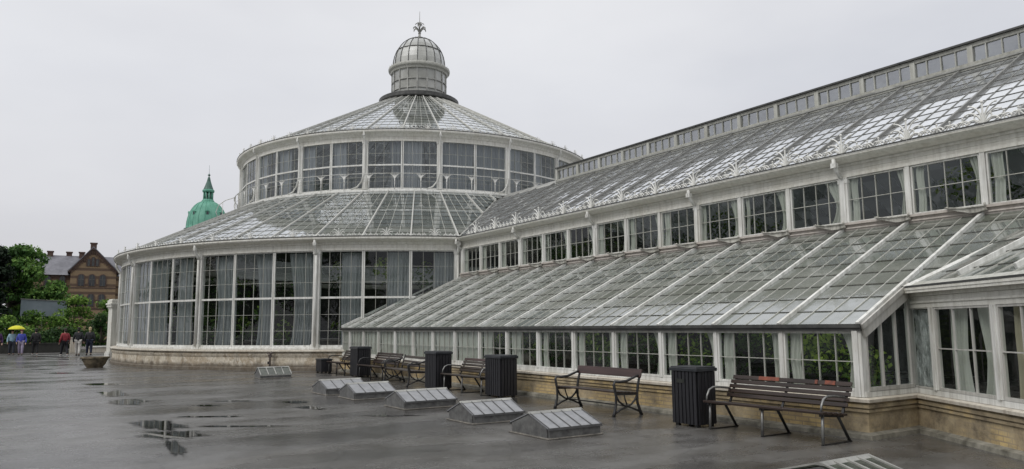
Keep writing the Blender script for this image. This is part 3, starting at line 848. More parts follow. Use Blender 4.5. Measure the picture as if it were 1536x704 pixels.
def plane_roof(cells, X0, zf, rows_x, gp, gb, gl, skip, cols=4, upv=up, cf=None, th=.006):
    for s, (a, b) in enumerate(cells):
        for c_ in range(cols):
            A, Bq = a + (b - a) * c_ / cols, a + (b - a) * (c_ + 1) / cols
            for q in range(len(rows_x) - 1):
                xa, xb = rows_x[q], rows_x[q + 1]
                cxm, cym = (xa + xb) / 2, (A + Bq) / 2
                if skip and skip(cxm, cym): continue
                j0, j1 = (rng.gauss(0, .0010), rng.gauss(0, .0010)) if th > 0 else (0, rng.gauss(0, .00035))
                P = [V((xa, Bq, zf(xa) + th + j0)), V((xa, A, zf(xa) + th + j0 + j1)), V((xb, A, zf(xb) + j1)), V((xb, Bq, zf(xb)))]
                u, v = s * cols + c_, q
                if cf:
                    Q = clip(P, cf)
                    if len(Q) < 3: continue
                    gp.face(Q, uvmap(P, Q, u, v))
                    if cf((P[0] + P[1]) / 2) < .1 or cf((P[1] + P[2]) / 2) < .1: continue
                else:
                    gp.face(P, [(u + .02, v + .02), (u + .98, v + .02), (u + .98, v + .98), (u + .02, v + .98)])
                lt = .002 if th else .005
                gl.bar(P[0] + V((0, 0, lt)), P[1] + V((0, 0, lt)), .010, .009 if th else .013)
                if c_ > 0:
                    gb.bar((xa, A, zf(xa) + .010), (xb, A, zf(xb) + .007), .014, .016, upv)
cells = [(a, b) for a, b in zip([Y1] + ys, ys + [26.95])]
plane_roof(cells, 0, lz, xs, gp, gb, gl, lambda x, y: hypot(x - CX, y - CY) < 15.5)
cells2 = [(Y1 - DY, Y1)]
plane_roof(cells2, 0, lz, xs, gp, gb, gl, None, 4, up, lambda p: min(p.y - vy(p.x), p.x - 10.98))
lr = B(gp, 'leanto_glazing', 'roof_leanto', fix=False)
gb.build('glazing_grid', M['graywhite'], lr, org=O); gl.build('lap_grid', M['lap'], lr, org=O)
def rafter(p, q, w=.06, h=.08, mat='rafter', upv=up):
    return B(MB().bar(p, q, w, h, upv), 'rafter', mat)
ra = MB().bar((9.93, 0, lz(9.93) + .03), (13.98, 0, lz(13.98) + .03), .052, .06, up)
r0 = ra.build('rafter', M['white'], wing); r0.data.transform(Matrix.Translation((-O[0], 0, 0)))
for i, y in enumerate([Y1] + ys):
    o = r0 if i == 0 else dup(r0, wing)
    o.location = (0, y - O[1], 0)
rafter((11.9, 26.75, lz(11.9) + .05), (9.95, 26.98, lz(9.95) + .05), .08, .08, 'white')
# extra bar + valley where the pavilion roof begins
def on(X, Y): return V((X, Y, lz(X) + .03))
B(MB().bar(on(11.05, 6.06), on(13.95, vy(13.95)), .10, .05, up), 'valley_gutter', 'white')
# --- the return wall under the end rafter
yr = Y1 - .0
rw = MB()
zt = lambda x: lz(x) - .06
for x in (10.10, 10.48, 10.87, 11.24):
    rw.b2(x - .014, x + .014, yr - .03, yr + .02, .645, zt(x) - .12)
rw.b2(10.10, 11.26, yr - .04, yr + .03, .646, .70)
fr = B(rw, 'gable_frame', 'leadwhite')
gpn = MB(); gpn.face([(10.08, yr, .65), (11.30, yr, .65), (11.30, yr, zt(11.30)), (10.08, yr, zt(10.08))]); gpn.build('pane', M['glass'], fr, org=O, fix=False)
B(MB().bar((9.98, yr - .045, lz(9.98) - .10), (11.30, yr - .045, lz(11.30) - .10), .035, .19, up).bar((9.94, yr - .065, lz(9.94) - .01), (11.25, yr - .065, lz(11.25) - .01), .03, .07, up), 'verge_board', 'leadwhite')
# --- pavilion wall (canted out from the return)
def pv(s, out=0, z=0):
    p = PA + PD * s - PI_ * out; return V((p.x, p.y, z))
def pbox(mb, s0, s1, o0, o1, z0, z1):
    mb.prism([pv(s0, o0, z0), pv(s1, o0, z0), pv(s1, o1, z0), pv(s0, o1, z0)], (0, 0, z1 - z0)); return mb
q = MB(); pbox(q, 0, 7, -.06, .04, 1.83, 2.0); pbox(q, 0, 7, .042, .06, 1.90, 1.93); pbox(q, -.02, 7, .0, .07, 2.003, 2.05)
B(q, 'pavilion_frieze', 'cream')
q = MB(); pbox(q, -.14, 7, .02, .19, 2.052, 2.09); pbox(q, -.14, 7, .08, .20, 2.092, 2.13)
B(q, 'pavilion_gutter', 'cream')
q = MB(); pbox(q, -.12, 7, .17, .205, 2.131, 2.16); B(q, 'gutter_edge', 'darklead')
for s0, s1 in ((-.10, .0), (.57, .69), (1.99, 2.11), (3.38, 3.52), (4.8, 5.0)):
    q = MB(); pbox(q, s0, s1, -.05, .04, .645, 1.83); pbox(q, s0 + .03, s1 - .03, .041, .06, .645, 1.83)
    B(q, 'pavilion_post', 'white')
pr = radians(-123.7)
def pav_win(s0, s1, cols, foil=False):
    o = window_proto(wing, s1 - s0, .645, 1.185, cols, (1.24,) if not foil else (), (), .032 if not foil else .018, .016, 'glass', 'leadwhite', .06, 'leadwhite')
    p = pv((s0 + s1) / 2); o.location = p - V(O); o.rotation_euler = (0, 0, pr); return o
f = pav_win(.0, .57, 1, True)
fm = MB()
def fp(i, j):
    x = -.255 + .51 * i / 22; z = .67 + 1.13 * j / 44
    return (x, .035 + .03 * noise.noise(V((x * 7 + z * 2, z * 4, 3))) + .014 * abs(noise.noise(V((x * 19 - z * 6, z * 13, 7)))), z)
for j in range(44):
    for i in range(22): fm.face([fp(i, j), fp(i + 1, j), fp(i + 1, j + 1), fp(i, j + 1)])
fm.build('foil_sheet', M['foil'], f)
for (s0, s1, sd, mt) in ((.69, 1.99, 1, CW), (2.11, 3.38, 3, CC), (3.52, 4.8, 5, CW)):
    o = pav_win(s0, s1, 3)
    hang(o, join_mesh([curtain_mesh(-.56, -.12, .66, 1.8, .14, 5, .035, sd, .1, mt), curtain_mesh(.12, .56, .66, 1.8, .16, 5, .035, sd + 3, -.2, mt)], mt))
# pavilion roof, sloping up to the valley
S2 = .483; gp, gb, gl = MB(), MB(), MB()
def pz(s, t): # t metres inward from the eave
    p = pv(s, .10 - t); return V((p.x, p.y, 2.14 + S2 * t))
upp = V((-PI_.x * S2, -PI_.y * S2, 1)).normalized()
cw, rh = .40, .47
for i in range(-2, 17):
    for j in range(6):
        P = [pz(i * cw, j * rh), pz((i + 1) * cw, j * rh), pz((i + 1) * cw, (j + 1) * rh), pz(i * cw, (j + 1) * rh)]
        m_ = (P[0] + P[2]) / 2
        if m_.x > 13.95: continue
        jj = rng.gauss(0, .002)
        P[0].z += .006 + jj * .4; P[1].z += .006
        cfv = lambda p: vy(p.x) - p.y
        Q = clip(P, cfv)
        if len(Q) < 3: continue
        gp.face(Q, uvmap(P, Q, i, j))
        if cfv((P[0] + P[1]) / 2) < .05 or cfv((P[1] + P[2]) / 2) < .05: continue
        gl.bar(P[0] + V((0, 0, .002)), P[1] + V((0, 0, .002)), .010, .009)
        gb.bar(P[1] + V((0, 0, .009)), P[2] + V((0, 0, .007)), .014 , .016, upp)
po = B(gp, 'pavilion_glazing', 'roof_leanto', fix=False); gb.build('glazing_grid', M['graywhite'], po, org=O); gl.build('lap_grid', M['lap'], po, org=O)
for s in (1.05, 2.25, 3.45, 4.65):
    rafter(pz(s, .28) + upp * .03, pz(s, 1.9) + upp * .03, .06, .07, 'white', upp)
q = MB().bar(pz(-.1, .02) + upp * .025, pz(6.8, .02) + upp * .025, .12, .04, upp); B(q, 'eave_board', 'graywhite')
# --- clerestory
XC = 14.03
YN = -1.6
YF = 24.66
q = MB().b2(XC - .10, XC + .1, YN, YF + .3, 3.42, 3.62); B(q, 'clerestory_sill_board', 'pink')
B(MB().b2(XC - .16, XC - .10, YN, YF + .25, 3.60, 3.645).b2(XC - .13, XC - .10, YN, YF + .25, 3.52, 3.545), 'clerestory_sill', 'pink')
q = MB().b2(XC - .04, XC + .06, YN, YF + .3, 4.60, 4.97).b2(XC - .07, XC - .04, YN, YF + .3, 4.60, 4.66).b2(XC - .055, XC - .04, YN, YF + .3, 4.745, 4.77).b2(XC - .08, XC - .04, YN, YF + .25, 4.83, 4.88)
B(q, 'clerestory_frieze', 'cream')
q = MB(); pr_ = [(-.09, 4.882), (-.20, 4.90), (-.30, 4.93), (-.36, 4.97), (-.37, 5.01), (-.34, 5.02), (-.25, 4.975), (-.06, 4.965)]
q.prism([(XC + a, YN, z) for a, z in pr_], (0, YF + .12 - YN, 0)); B(q, 'gutter', 'cream')
B(MB().b2(XC - .385, XC - .355, YN, YF + .1, 5.02, 5.04), 'gutter_edge', 'darklead')
cg = [G0 - .04 + DY * i for i in range(-7, 13)]
thick = MB().b2(-.095, .095, -.07, .06, 3.625, 4.6).b2(-.05, .05, -.10, -.07, 3.625, 4.6).b2(-.105, .105, -.085, .06, 4.48, 4.56)
t0 = None; th_ = thin_ = None
for i, y in enumerate(cg):
    k_ = i - 7
    if k_ % 3 == 0:
        if th_ is None:
            th_ = thick.build('clerestory_post', M['white'], wing); o = th_
            d = MB().tube([(0, -.33, 4.96), (0, -.335, 4.84), (0, -.25, 4.72), (0, -.12, 4.6)], .045, 8).b2(-.06, .06, -.37, -.28, 4.78, 4.88); d.build('downpipe', M['white'], o)
        else: o = dup(th_, wing)
    else:
        if thin_ is None: thin_ = MB().b2(-.042, .042, -.06, .05, 3.625, 4.6).build('clerestory_mullion', M['white'], wing); o = thin_
        else: o = dup(thin_, wing)
    o.location = (XC - O[0], y - O[1], 0); o.rotation_euler = (0, 0, -pi / 2)
cw_ = window_proto(wing, DY - .10, 3.645, .95, 4, (4.13,), (), .03, .013)
def side_drape(seed, left, right):
    a = []
    if left: a.append(curtain_mesh(-hw * .94, -hw * .94 + left, 3.66, 4.58, .05, 3, .025, seed, .1, CW))
    if right: a.append(curtain_mesh(hw * .94 - right, hw * .94, 3.66, 4.58, .05, 3, .03, seed + 2, -.62, CW))
    return join_mesh(a, CW)
CV = [side_drape(21, 0, .36), side_drape(22, .16, .14), side_drape(23, .2, .0), side_drape(24, .10, .30)]
hang(cw_, CV[0])
for i in range(len(cg) - 1):
    o = cw_ if i == 0 else dup(cw_, wing)
    o.location = (XC - O[0], (cg[i] + cg[i + 1]) / 2 - O[1], 0); o.rotation_euler = (0, 0, -pi / 2)
    for ch in o.children:
        if ch.name.startswith('curtain'): ch.data = CV[(i * 7 + i // 3 + 1) % 4]
# leaf-shaped gutter brackets where each lean-to rafter meets the sill
q = MB()
poly = [(0, .10, .04), (0, .08, .12), (0, -.06, .115), (0, -.28, .125), (0, -.54, .18), (0, -.57, .165), (0, -.36, .075), (0, -.15, 0), (0, -.02, .0)]
q.prism(poly, (.10, 0, 0)); q.tube([(.04, .08, .12), (.04, .08, .2)], .02, 6); q.tube([(.04, -.55, .17), (.04, -.55, .21)], .018, 6)
q.bar((-.015, .10, .125), (-.015, -.28, .13), .035, .02).bar((-.015, -.28, .13), (-.015, -.56, .185), .03, .02)
b0 = q.build('gutter_bracket', M['bracket'], wing)
for i, y in enumerate(grid(2.0, 24.0)):
    o = b0 if i == 0 else dup(b0, wing)
    o.location = (XC - .24 - O[0], y - O[1], 3.52); o.rotation_euler = (0, 0, 0); o.scale = (1, -1, .8)
# cresting along the wing gutter
cr3 = cresting_mesh(DY - .01, .44, 2, .015).build('cresting', M['crest'], wing)
for i, y in enumerate([5.9 + .03 + 1.337 * k for k in range(-5, 15)]):
    if y > 24.4: break
    o = cr3 if i == 0 else dup(cr3, wing)
    o.location = (XC - .36 - O[0], y - O[1], 5.0); o.rotation_euler = (0, 0, pi / 2)
# --- main roof of the wing
XL = 18.0
def valley(X):
    r = 15.88 - (wing_z(X) - 5.03) / KC
    return CY - sqrt(max(r * r - (X - CX) ** 2, .01))
upw = V((-KW, 0, 1)).normalized()
gp, gb, gl = MB(), MB(), MB()
rows = 11; xs = [13.70 + (XL - 13.70) * i / rows for i in range(rows + 1)]
cells = [(8.2 + DY * i, 8.2 + DY * (i + 1)) for i in range(-7, 16)]
plane_roof(cells, 0, wing_z, xs, gp, gb, gl, lambda x, y: y > valley(x) + .1, 4, upw, None, 0)
mr = B(gp, 'main_roof_glazing', 'roof_wing', fix=False); gb.build('glazing_grid', M['bar_dark'], mr, org=O); gl.build('lap_grid', M['lap'], mr, org=O)
for a, b in cells:
    x0 = 13.72
    while x0 < XL and a > valley(x0): x0 += .05
    if XL - x0 < .3: continue
    rafter((x0, a, wing_z(x0) + .035), (XL, a, wing_z(XL) + .035), .045, .06, 'rafter_dark', upw)
vl = MB(); pts = [V((X, valley(X), wing_z(X) + .03)) for X in [13.75 + .1 * i for i in range(43)]]
for p, q_ in zip(pts, pts[1:]): vl.bar(p, q_, .08, .03)
B(vl, 'valley_gutter', 'zinc')
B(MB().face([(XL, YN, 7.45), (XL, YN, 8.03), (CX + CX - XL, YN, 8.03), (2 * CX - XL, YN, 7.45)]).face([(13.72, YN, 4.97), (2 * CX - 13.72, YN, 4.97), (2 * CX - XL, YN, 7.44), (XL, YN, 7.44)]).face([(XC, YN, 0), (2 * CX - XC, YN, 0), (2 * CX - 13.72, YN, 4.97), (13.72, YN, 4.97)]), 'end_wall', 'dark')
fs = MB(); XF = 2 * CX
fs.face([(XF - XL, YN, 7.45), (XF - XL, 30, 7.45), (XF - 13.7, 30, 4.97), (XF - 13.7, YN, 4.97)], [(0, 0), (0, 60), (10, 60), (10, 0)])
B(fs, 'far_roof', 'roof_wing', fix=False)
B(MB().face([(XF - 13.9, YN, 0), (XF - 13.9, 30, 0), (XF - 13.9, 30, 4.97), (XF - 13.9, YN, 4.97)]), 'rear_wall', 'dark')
# --- ridge lantern
LY = 24.05
MB_ = MB()
MB_.prism([(XL, LY, wing_z(XL) + .01), (18.55, LY, wing_z(18.55) + .01), (XF - 18.55, LY, wing_z(18.55) + .01), (XF - XL, LY, wing_z(XL) + .01)], (0, 28.5 - LY, 0)); B(MB_, 'ridge_cover', 'zinc')
B(MB().face([(XL, LY, 7.44), (XL, LY, 8.05), (CX, LY, 8.3), (XF - XL, LY, 8.05), (XF - XL, LY, 7.44)]), 'lantern_end', 'bar_mid')
cap = MB(); cap.prism([(XL - .10, YN, 8.05), (XL - .10, YN, 8.095), (CX, YN, 8.33), (XF - XL + .10, YN, 8.095), (XF - XL + .10, YN, 8.05), (CX, YN, 8.28)], (0, LY - YN, 0)); B(cap, 'lantern_cap', 'darklead')
q = MB()
for x in (XL, XF - XL):
    q.b2(x - .035, x + .035, YN, LY, 7.96, 8.048)
    q.b2(x - .06, x + .05, YN, LY, 7.43, 7.59)
B(q, 'lantern_rail', 'bar_mid')
q = MB().b2(XL - .09, XL - .061, YN, LY, 7.48, 7.52); B(q, 'lantern_flashing', 'zinc')
gpn = MB()
for x in (XL + .01, XF - XL): gpn.face([(x, LY, 7.59), (x, YN, 7.59), (x, YN, 7.97), (x, LY, 7.97)])
B(gpn, 'lantern_glazing', 'lantern_glass', fix=False)
lp_ = MB().b2(-.06, .06, -.07, .05, 7.57, 8.0); lo = lp_.build('lantern_post', M['graywhite'], wing)
lm_ = MB()
for i in (1, 2, 3): lm_.b2(DY * i / 4 - .011, DY * i / 4 + .011, -.03, .03, 7.59, 7.96)
lm_.build('muntin_grid', M['graywhite'], lo)
for i in range(20):
    o = lo if i == 0 else dup(lo, wing)
    o.location = (XL - O[0], LY - .06 - DY * (i + 1) - O[1], 0); o.rotation_euler = (0, 0, pi / 2)
B(MB().b2(XL - .07, XL + .06, LY - .10, LY + .02, 7.57, 8.0), 'lantern_post', 'graywhite')

# ------------------------------------------------------------------ plants inside the glasshouses
def leaf_cards(clumps, seed, size, per, droop=0, mat=None, name='crown', parent=None, thin=.55):
    rg = random.Random(seed); q = MB()
    for (cx, cy, cz, rx, ry, rz, tone) in clumps:
        n = int(per * (rx * ry * rz) ** (2 / 3))
        for _ in range(max(n, 6)):
            while True:
                p = V((rg.uniform(-1, 1), rg.uniform(-1, 1), rg.uniform(-1, 1)))
                l = p.length
                if .25 < l < 1: break
            k = (thin + (1 - thin) * l)
            p = p.normalized() * k * (.82 + .3 * noise.noise(V((p.x * 2 + cx, p.y * 2 + cy, p.z * 2 + cz))) + rg.uniform(-.06, .10))
            c_ = V((cx + p.x * rx, cy + p.y * ry, cz + p.z * rz))
            nrm = (p + V((rg.gauss(0, .6), rg.gauss(0, .6), rg.gauss(.35, .6)))).normalized()
            t = nrm.cross(V((rg.gauss(0, 1), rg.gauss(0, 1), rg.gauss(0, .4) - droop)))
            if t.length < .05: continue
            t.normalize(); b_ = nrm.cross(t)
            s = size * rg.uniform(.6, 1.35)
            tone_ = min(1, max(0, tone + p.z * .30 + rg.gauss(0, .13) - (1 - min(1, p.length)) * .35))  # top light and inner shade of each clump put into the leaf tone
            pts = [c_ - t * s * .5, c_ + b_ * s * .32 + t * .05 * s, c_ + t * s * .55 - nrm * s * .12, c_ - b_ * s * .32 + t * .05 * s]
            q.face(pts, [(tone_, .5)] * 4)
    o = q.build(name, mat, parent, fix=False); return o
rg = random.Random(5)
cl = []
for i in range(34):
    y = rg.uniform(6.6, 20)
    cl.append((rg.uniform(10.9, 12.6), y, rg.uniform(.7, 1.35), rg.uniform(.3, .55), rg.uniform(.3, .6), rg.uniform(.25, .5), rg.uniform(.25, .75)))
for i in range(22):
    cl.append((rg.uniform(15.4, 17.5), rg.uniform(1, 24), rg.uniform(2.8, 4.3), rg.uniform(.6, 1.1), rg.uniform(.6, 1.2), rg.uniform(.6, .9), rg.uniform(.2, .6)))
cl += [(10.42, 7.15, 1.15, .22, .42, .36, 1.0), (10.45, 6.65, 1.0, .2, .3, .35, .9), (10.5, 9.5, .95, .22, .45, .3, .6), (10.5, 12.3, 1.0, .22, .45, .3, .6), (10.5, 14.9, .95, .22, .4, .3, .7), (10.7, 7.0, 1.2, .35, .5, .38, .95), (11.0, 8.2, 1.2, .4, .5, .35, .8), (10.9, 6.5, .9, .3, .25, .4, .8)]; cl.append((15.2, 6.9, 4.3, .5, .7, .5, .9))
o = leaf_cards(cl, 2, .095, 800, .6, M['leaf_in'], 'wing_plants'); tag(o, 'dense green plants growing behind the panes of the long wing', 'plants', kind='stuff')
cl = []
for i in range(26):
    a = rg.uniform(-205, -105); r = rg.uniform(11.0, 14.2)
    cl.append((CX + r * cos(radians(a)), CY + r * sin(radians(a)), rg.uniform(1.2, 4.2), rg.uniform(.6, 1.1), rg.uniform(.6, 1.1), rg.uniform(.5, .9), rg.uniform(.15, .65)))
for a, r, z, k in ((-146, 14.4, 1.5, .6), (-141, 14.3, 2.2, .5), (-137, 14.5, 1.4, .7), (-127.5, 14.3, 3.9, .9), (-126, 14.6, 1.6, .5), (-121, 14.3, 3.9, 1.0), (-119.5, 14.5, 2.2, .5), (-114.5, 14.4, 3.6, .6), (-154, 14.2, 1.6, .5)):
    cl.append((CX + r * cos(radians(a)), CY + r * sin(radians(a)), z, .6, .6, .65, k))
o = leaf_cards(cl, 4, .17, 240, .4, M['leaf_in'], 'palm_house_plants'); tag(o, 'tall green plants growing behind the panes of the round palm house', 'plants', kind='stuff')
# ================================================================== FURNITURE ON THE TERRACE
def skylight(name, label, x0, x1, y0, y1, dark=False, h0=.15, h1=.32, nb=4):
    cx, cy = (x0 + x1) / 2, (y0 + y1) / 2; lx, ly = (x1 - x0) / 2 - .035, (y1 - y0) / 2 - .02
    t = thing('skylight', label, 'skylight', (cx, cy, 0), 0, 'low roof lights set in the asphalt')
    q = MB()
    for s in (-1, 1):
        q.b2(-lx, lx, s * ly - .02, s * ly + .02, 0, h0)
        q.prism([(s * lx - .02, -ly + .02, 0), (s * lx - .02, ly - .02, 0), (s * lx - .02, ly - .02, h0), (s * lx - .02, 0, h1 - .01), (s * lx - .02, -ly + .02, h0)], (.04, 0, 0))
    q.build('curb', M['zincgrey'], t)
    f = MB().b2(-lx - .045, lx + .045, -ly - .045, ly + .045, .002, .022); f.build('flashing', M['flash'], t, bevel=.006)
    for s in (-1, 1):
        p = MB(); e = .03; dz = (h1 - h0) / ly * e
        a = [(-lx - e, s * (ly + e), h0 - dz + .004), (lx + e, s * (ly + e), h0 - dz + .004), (lx + e, 0, h1), (-lx - e, 0, h1)]
        p.prism(a, (0, 0, .014)); po = p.build('glazed_slope', M['skydark' if dark else 'frost'], t)
        bq = MB(); n = nb
        for i in range(n + 1):
            x = -lx - e + .015 + (2 * lx + 2 * e - .03) * i / n
            w = .03 if dark else .012
            bq.bar((x, s * (ly + e), h0 - dz + .024), (x, 0, h1 + .02), w, .022 if dark else .014)
        bq.bar((-lx - e, s * (ly + e), h0 - dz + .005), (lx + e, s * (ly + e), h0 - dz + .005), .02, .035)
        bq.build('glazing_grid', M['zinc' if dark else 'skybar'], po)
    MB().prism([(-lx - e - .005, -.05, h1), (-lx - e - .005, 0, h1 + .032), (-lx - e - .005, .05, h1)], (2 * lx + 2 * e + .01, 0, 0)).build('ridge_cap', M['zinc'], t)
    return t
skylight('skylight', 'small dark skylight with pale bars below the curved stone plinth, farthest of the row', 6.32, 7.34, 24.35, 25.1, True, .12, .33)
skylight('skylight', 'pale frosted skylight second farthest of the row, partly behind its neighbour', 6.05, 7.12, 17.35, 18.4)
skylight('skylight', 'pale frosted skylight overlapping the one behind it, third farthest of the row', 6.17, 7.20, 15.85, 16.85)
skylight('skylight', 'pale frosted skylight in the middle of the row, beside a small dark puddle', 6.25, 7.42, 13.4, 14.35, nb=5)
skylight('skylight', 'pale frosted skylight second nearest of the fully visible ones, left of the cast iron bench', 6.22, 7.26, 10.72, 11.6, nb=5)
skylight('skylight', 'pale frosted skylight nearest to the camera among those wholly in view', 6.26, 7.26, 8.68, 9.66, nb=5)
skylight('skylight', 'greenish dark skylight with white bars, cut off by the bottom picture edge', 6.40, 7.22, 3.98, 4.94, True, .13, .265, 4)

def litter_bin(label, x, y, w=.42, d=.58, h=.93, rz=0, slot=False):
    t = thing('litter_bin', label, 'litter bin', (x, y, 0), rz, 'tall black slatted litter bins')
    MB().b2(-w / 2 + .03, w / 2 - .03, -d / 2 + .03, d / 2 - .03, .05, h - .09).build('liner', M['dark'], t)
    q = MB(); n = 7
    for s in (-1, 1):
        for i in range(n):
            y_ = -d / 2 + d * (i + .5) / n; z1 = h - .08
            q.b2(s * w / 2 - .015, s * w / 2 + .015, y_ - d / n * .38, y_ + d / n * .38, .04, z1)
        for i in range(5):
            x_ = -w / 2 + .02 + (w - .04) * (i + .5) / 5
            q.b2(x_ - w / 5 * .37, x_ + w / 5 * .37, s * d / 2 - .015, s * d / 2 + .015, .04, h - .08)
    q.build('slats', M['bin'], t, bevel=.004)
    MB().b2(-w / 2 - .03, w / 2 + .03, -d / 2 - .03, d / 2 + .03, h - .075, h - .02).b2(-w / 2 - .01, w / 2 + .01, -d / 2 - .01, d / 2 + .01, h - .02, h).build('lid', M['binlid'], t, bevel=.008)
    q = MB()
    for sx in (-1, 1):
        for sy in (-1, 1): q.b2(sx * (w / 2 - .06) - .03, sx * (w / 2 - .06) + .03, sy * (d / 2 - .06) - .03, sy * (d / 2 - .06) + .03, 0, .05)
    q.build('feet', M['iron'], t)
    if slot:
        MB().b2(-w / 2 - .022, -w / 2 - .016, -.02, .14, h - .26, h - .2).build('dark_slot_plate', M['dark'], t)  # dark plate laid on the slats, painting the shade inside the slot opening
    return t
litter_bin('black slatted litter bin standing left of the long brown bench by the corner', 9.09, 8.56, .42, .54, .94, 0, True)
litter_bin('black slatted bin just left of the lone cast iron bench with a wide plank', 9.24, 14.62, .44, .66, .95)
litter_bin('black slatted bin right beside the bent iron bench with scrolled arms', 9.02, 17.32, .44, .62, .98)
litter_bin('farthest tall black slatted bin, standing before the farthest bench', 9.30, 23.4, .44, .66, .98)
t = thing('storage_box', 'low dark box on the ground at the foot of the curved stone plinth', 'box', (9.0, 26.1, 0))
MB().b2(-.2, .2, -.28, .28, .05, .46).build('body', M['bin'], t, bevel=.01)
MB().b2(-.22, .22, -.3, .3, .462, .51).build('lid', M['binlid'], t, bevel=.01)
q = MB(); [q.b2(sx * .15 - .03, sx * .15 + .03, sy * .22 - .03, sy * .22 + .03, 0, .05) for sx in (-1, 1) for sy in (-1, 1)]; q.build('feet', M['iron'], t)

def slat_bench(label, x, y, ln, mat='slat', top=None, rz=0, frames=3, legm='steel', bh=.80):
    """steel A-frame bench; front faces -x, length along y"""
    t = thing('park_bench', label, 'bench', (x, y, 0), rz, 'benches with slatted seat and back')
    # seat slats
    for i in range(5):
        xs_ = -.29 + .112 * i; z = .425 - .012 * i
        MB().box((xs_, 0, z), (.095, ln, .032)).build('seat_slat', M[mat], t, bevel=.005)
    for i in range(5):
        k = i / 4; z = .50 + (bh - .53) * k; xb = .225 + .15 * k
        b = MB(); b.box((0, 0, 0), (.024, ln * (1.0 if i < 4 else .985), .057 if i < 4 else .062))
        o = b.build('back_slat', M[top if top and i == 4 else mat], t, bevel=.004)
        o.location = (xb, 0, z); o.rotation_euler = (0, radians(20), 0)
    L_ = [-ln / 2 + .07 + (ln - .14) * i / (frames - 1) for i in range(frames)]
    for i, yy_ in enumerate(L_):
        q = MB()
        q.tube([(-.25, yy_, .41), (-.262, yy_, .2), (-.27, yy_, 0)], .021, 8)
        q.build('leg', M[legm], t)
        q = MB().tube([(.06, yy_, .40), (.20, yy_, .2), (.34, yy_, 0)], .021, 8); q.build('leg', M['iron'], t)
        q = MB().bar((-.30, yy_, .39), (.20, yy_, .35), .035, .03).bar((.18, yy_, .34), (.40, yy_, bh - .02), .035, .022, (1, 0, 0))
        q.build('seat_frame', M['iron'], t)
        q = MB().bar((-.29, yy_, .010), (.36, yy_, .010), .035, .016); q.build('foot_bar', M['iron'], t)
    for s in (-1, 1):
        yy_ = s * (ln / 2 - .05)
        MB().tube([(-.31, yy_, .43), (-.29, yy_, .52), (-.24, yy_, .60), (-.15, yy_, .635), (.0, yy_, .63), (.24, yy_, .60)], [.014, .016, .018, .018, .016, .014], 8).build('armrest', M[legm], t)
    return t
b6 = slat_bench('long dark brown slatted bench with worn orange patches on its back, nearest the corner', 9.20, 7.12, 2.08, 'slat')
for (y0, y1) in ((.15, .52), (-.78, -.62), (-.5, -.46)):
    o = MB().box((0, (y0 + y1) / 2, 0), (.029, y1 - y0, .058)).build('worn_patch', M['rustpaint'], b6); o.location = (.372, 0, .773); o.rotation_euler = (0, radians(20), 0)
slat_bench('slatted bench with a red brown top slat between two black bins', 9.22, 15.95, 1.98, 'slat_grey', 'plank_red')
slat_bench('dark slatted bench beside the bent iron bench, right of the farthest bin', 9.25, 21.75, 1.95, 'slat', None, 0, 3, 'iron')
slat_bench('farthest slatted bench, half hidden behind a black bin', 9.25, 24.75, 1.7, 'slat', None, 0, 3, 'iron')

def iron_bench(label, x, y, ln, rz=0, plank='plank_red', seat='slat', curl=False, drop=0):
    t = thing('cast_iron_bench', label, 'bench', (x, y, 0), rz, 'benches with curled cast iron ends')
    W_ = .58
    for s in (-1, 1):
        yy_ = s * (ln / 2 - .03)
        e = MB()
        # front leg curving up into the scrolled arm
        e.tube([(-.33, yy_, 0), (-.31, yy_, .06), (-.27, yy_, .2), (-.265, yy_, .36), (-.29, yy_, .48), (-.31, yy_, .56), (-.28, yy_, .62), (-.22, yy_, .62)], [.034, .028, .022, .024, .026, .024, .02, .014], 8)
        e.tube([(-.28, yy_, .615), (-.16, yy_, .60), (.0, yy_, .615), (.14, yy_, .66), (.27, yy_, .70)], [.022, .026, .026, .024, .02], 8)
        e.tube([(.33, yy_, 0), (.30, yy_, .07), (.24, yy_, .22), (.235, yy_, .38), (.26, yy_, .52), (.30, yy_, .66), (.345, yy_, .80)], [.034, .028, .024, .026, .024, .022, .018], 8)
        e.bar((-.28, yy_, .395), (.25, yy_, .375), .03, .045)
        e.tube([(-.26, yy_, .37), (-.20, yy_, .26), (-.08, yy_, .185), (0, yy_, .17), (.08, yy_, .19), (.18, yy_, .27), (.235, yy_, .36)], .018, 6)
        e.tube([(-.30, yy_, .055), (-.16, yy_, .12), (0, yy_, .165), (.14, yy_, .12), (.29, yy_, .06)], .018, 6)
        e.tube([(-.08, yy_, .385), (-.05, yy_, .28), (0, yy_, .17)], .013, 6)
        e.build('end_frame', M['iron'], t)
        if curl:
            MB().tube([(.0 + .15 * cos(a) - .12, yy_, .52 + .14 * sin(a)) for a in [pi * k / 8 - .6 for k in range(13)]], .02, 6).build('arm_scroll', M['iron'], t)
    for i in range(6):
        MB().box((-.25 + .088 * i, 0, .425 - .006 * i), (.072, ln - .02, .026)).build('seat_slat', M[seat], t, bevel=.004)
    if not curl:
        o = MB().box((0, 0, 0), (.03, ln + .06, .155)).build('back_plank', M[plank], t, bevel=.008); o.location = (.30, 0, .735 - drop); o.rotation_euler = (0, radians(17), 0)
    else:
        for i, z in enumerate((.52, .62, .74)):
            o = MB().box((0, 0, 0), (.024, ln - .05, .05 if i < 2 else .07)).build('back_slat', M[seat], t, bevel=.004); o.location = (.245 + .05 * i, 0, z); o.rotation_euler = (0, radians(17), 0)
    MB().bar((0, -ln / 2, .17), (0, ln / 2, .17), .02, .02).build('stretcher', M['iron'], t)
    return t
iron_bench('cast iron bench with a single wide brown back plank, alone before the plinth', 9.09, 11.02, 1.80)
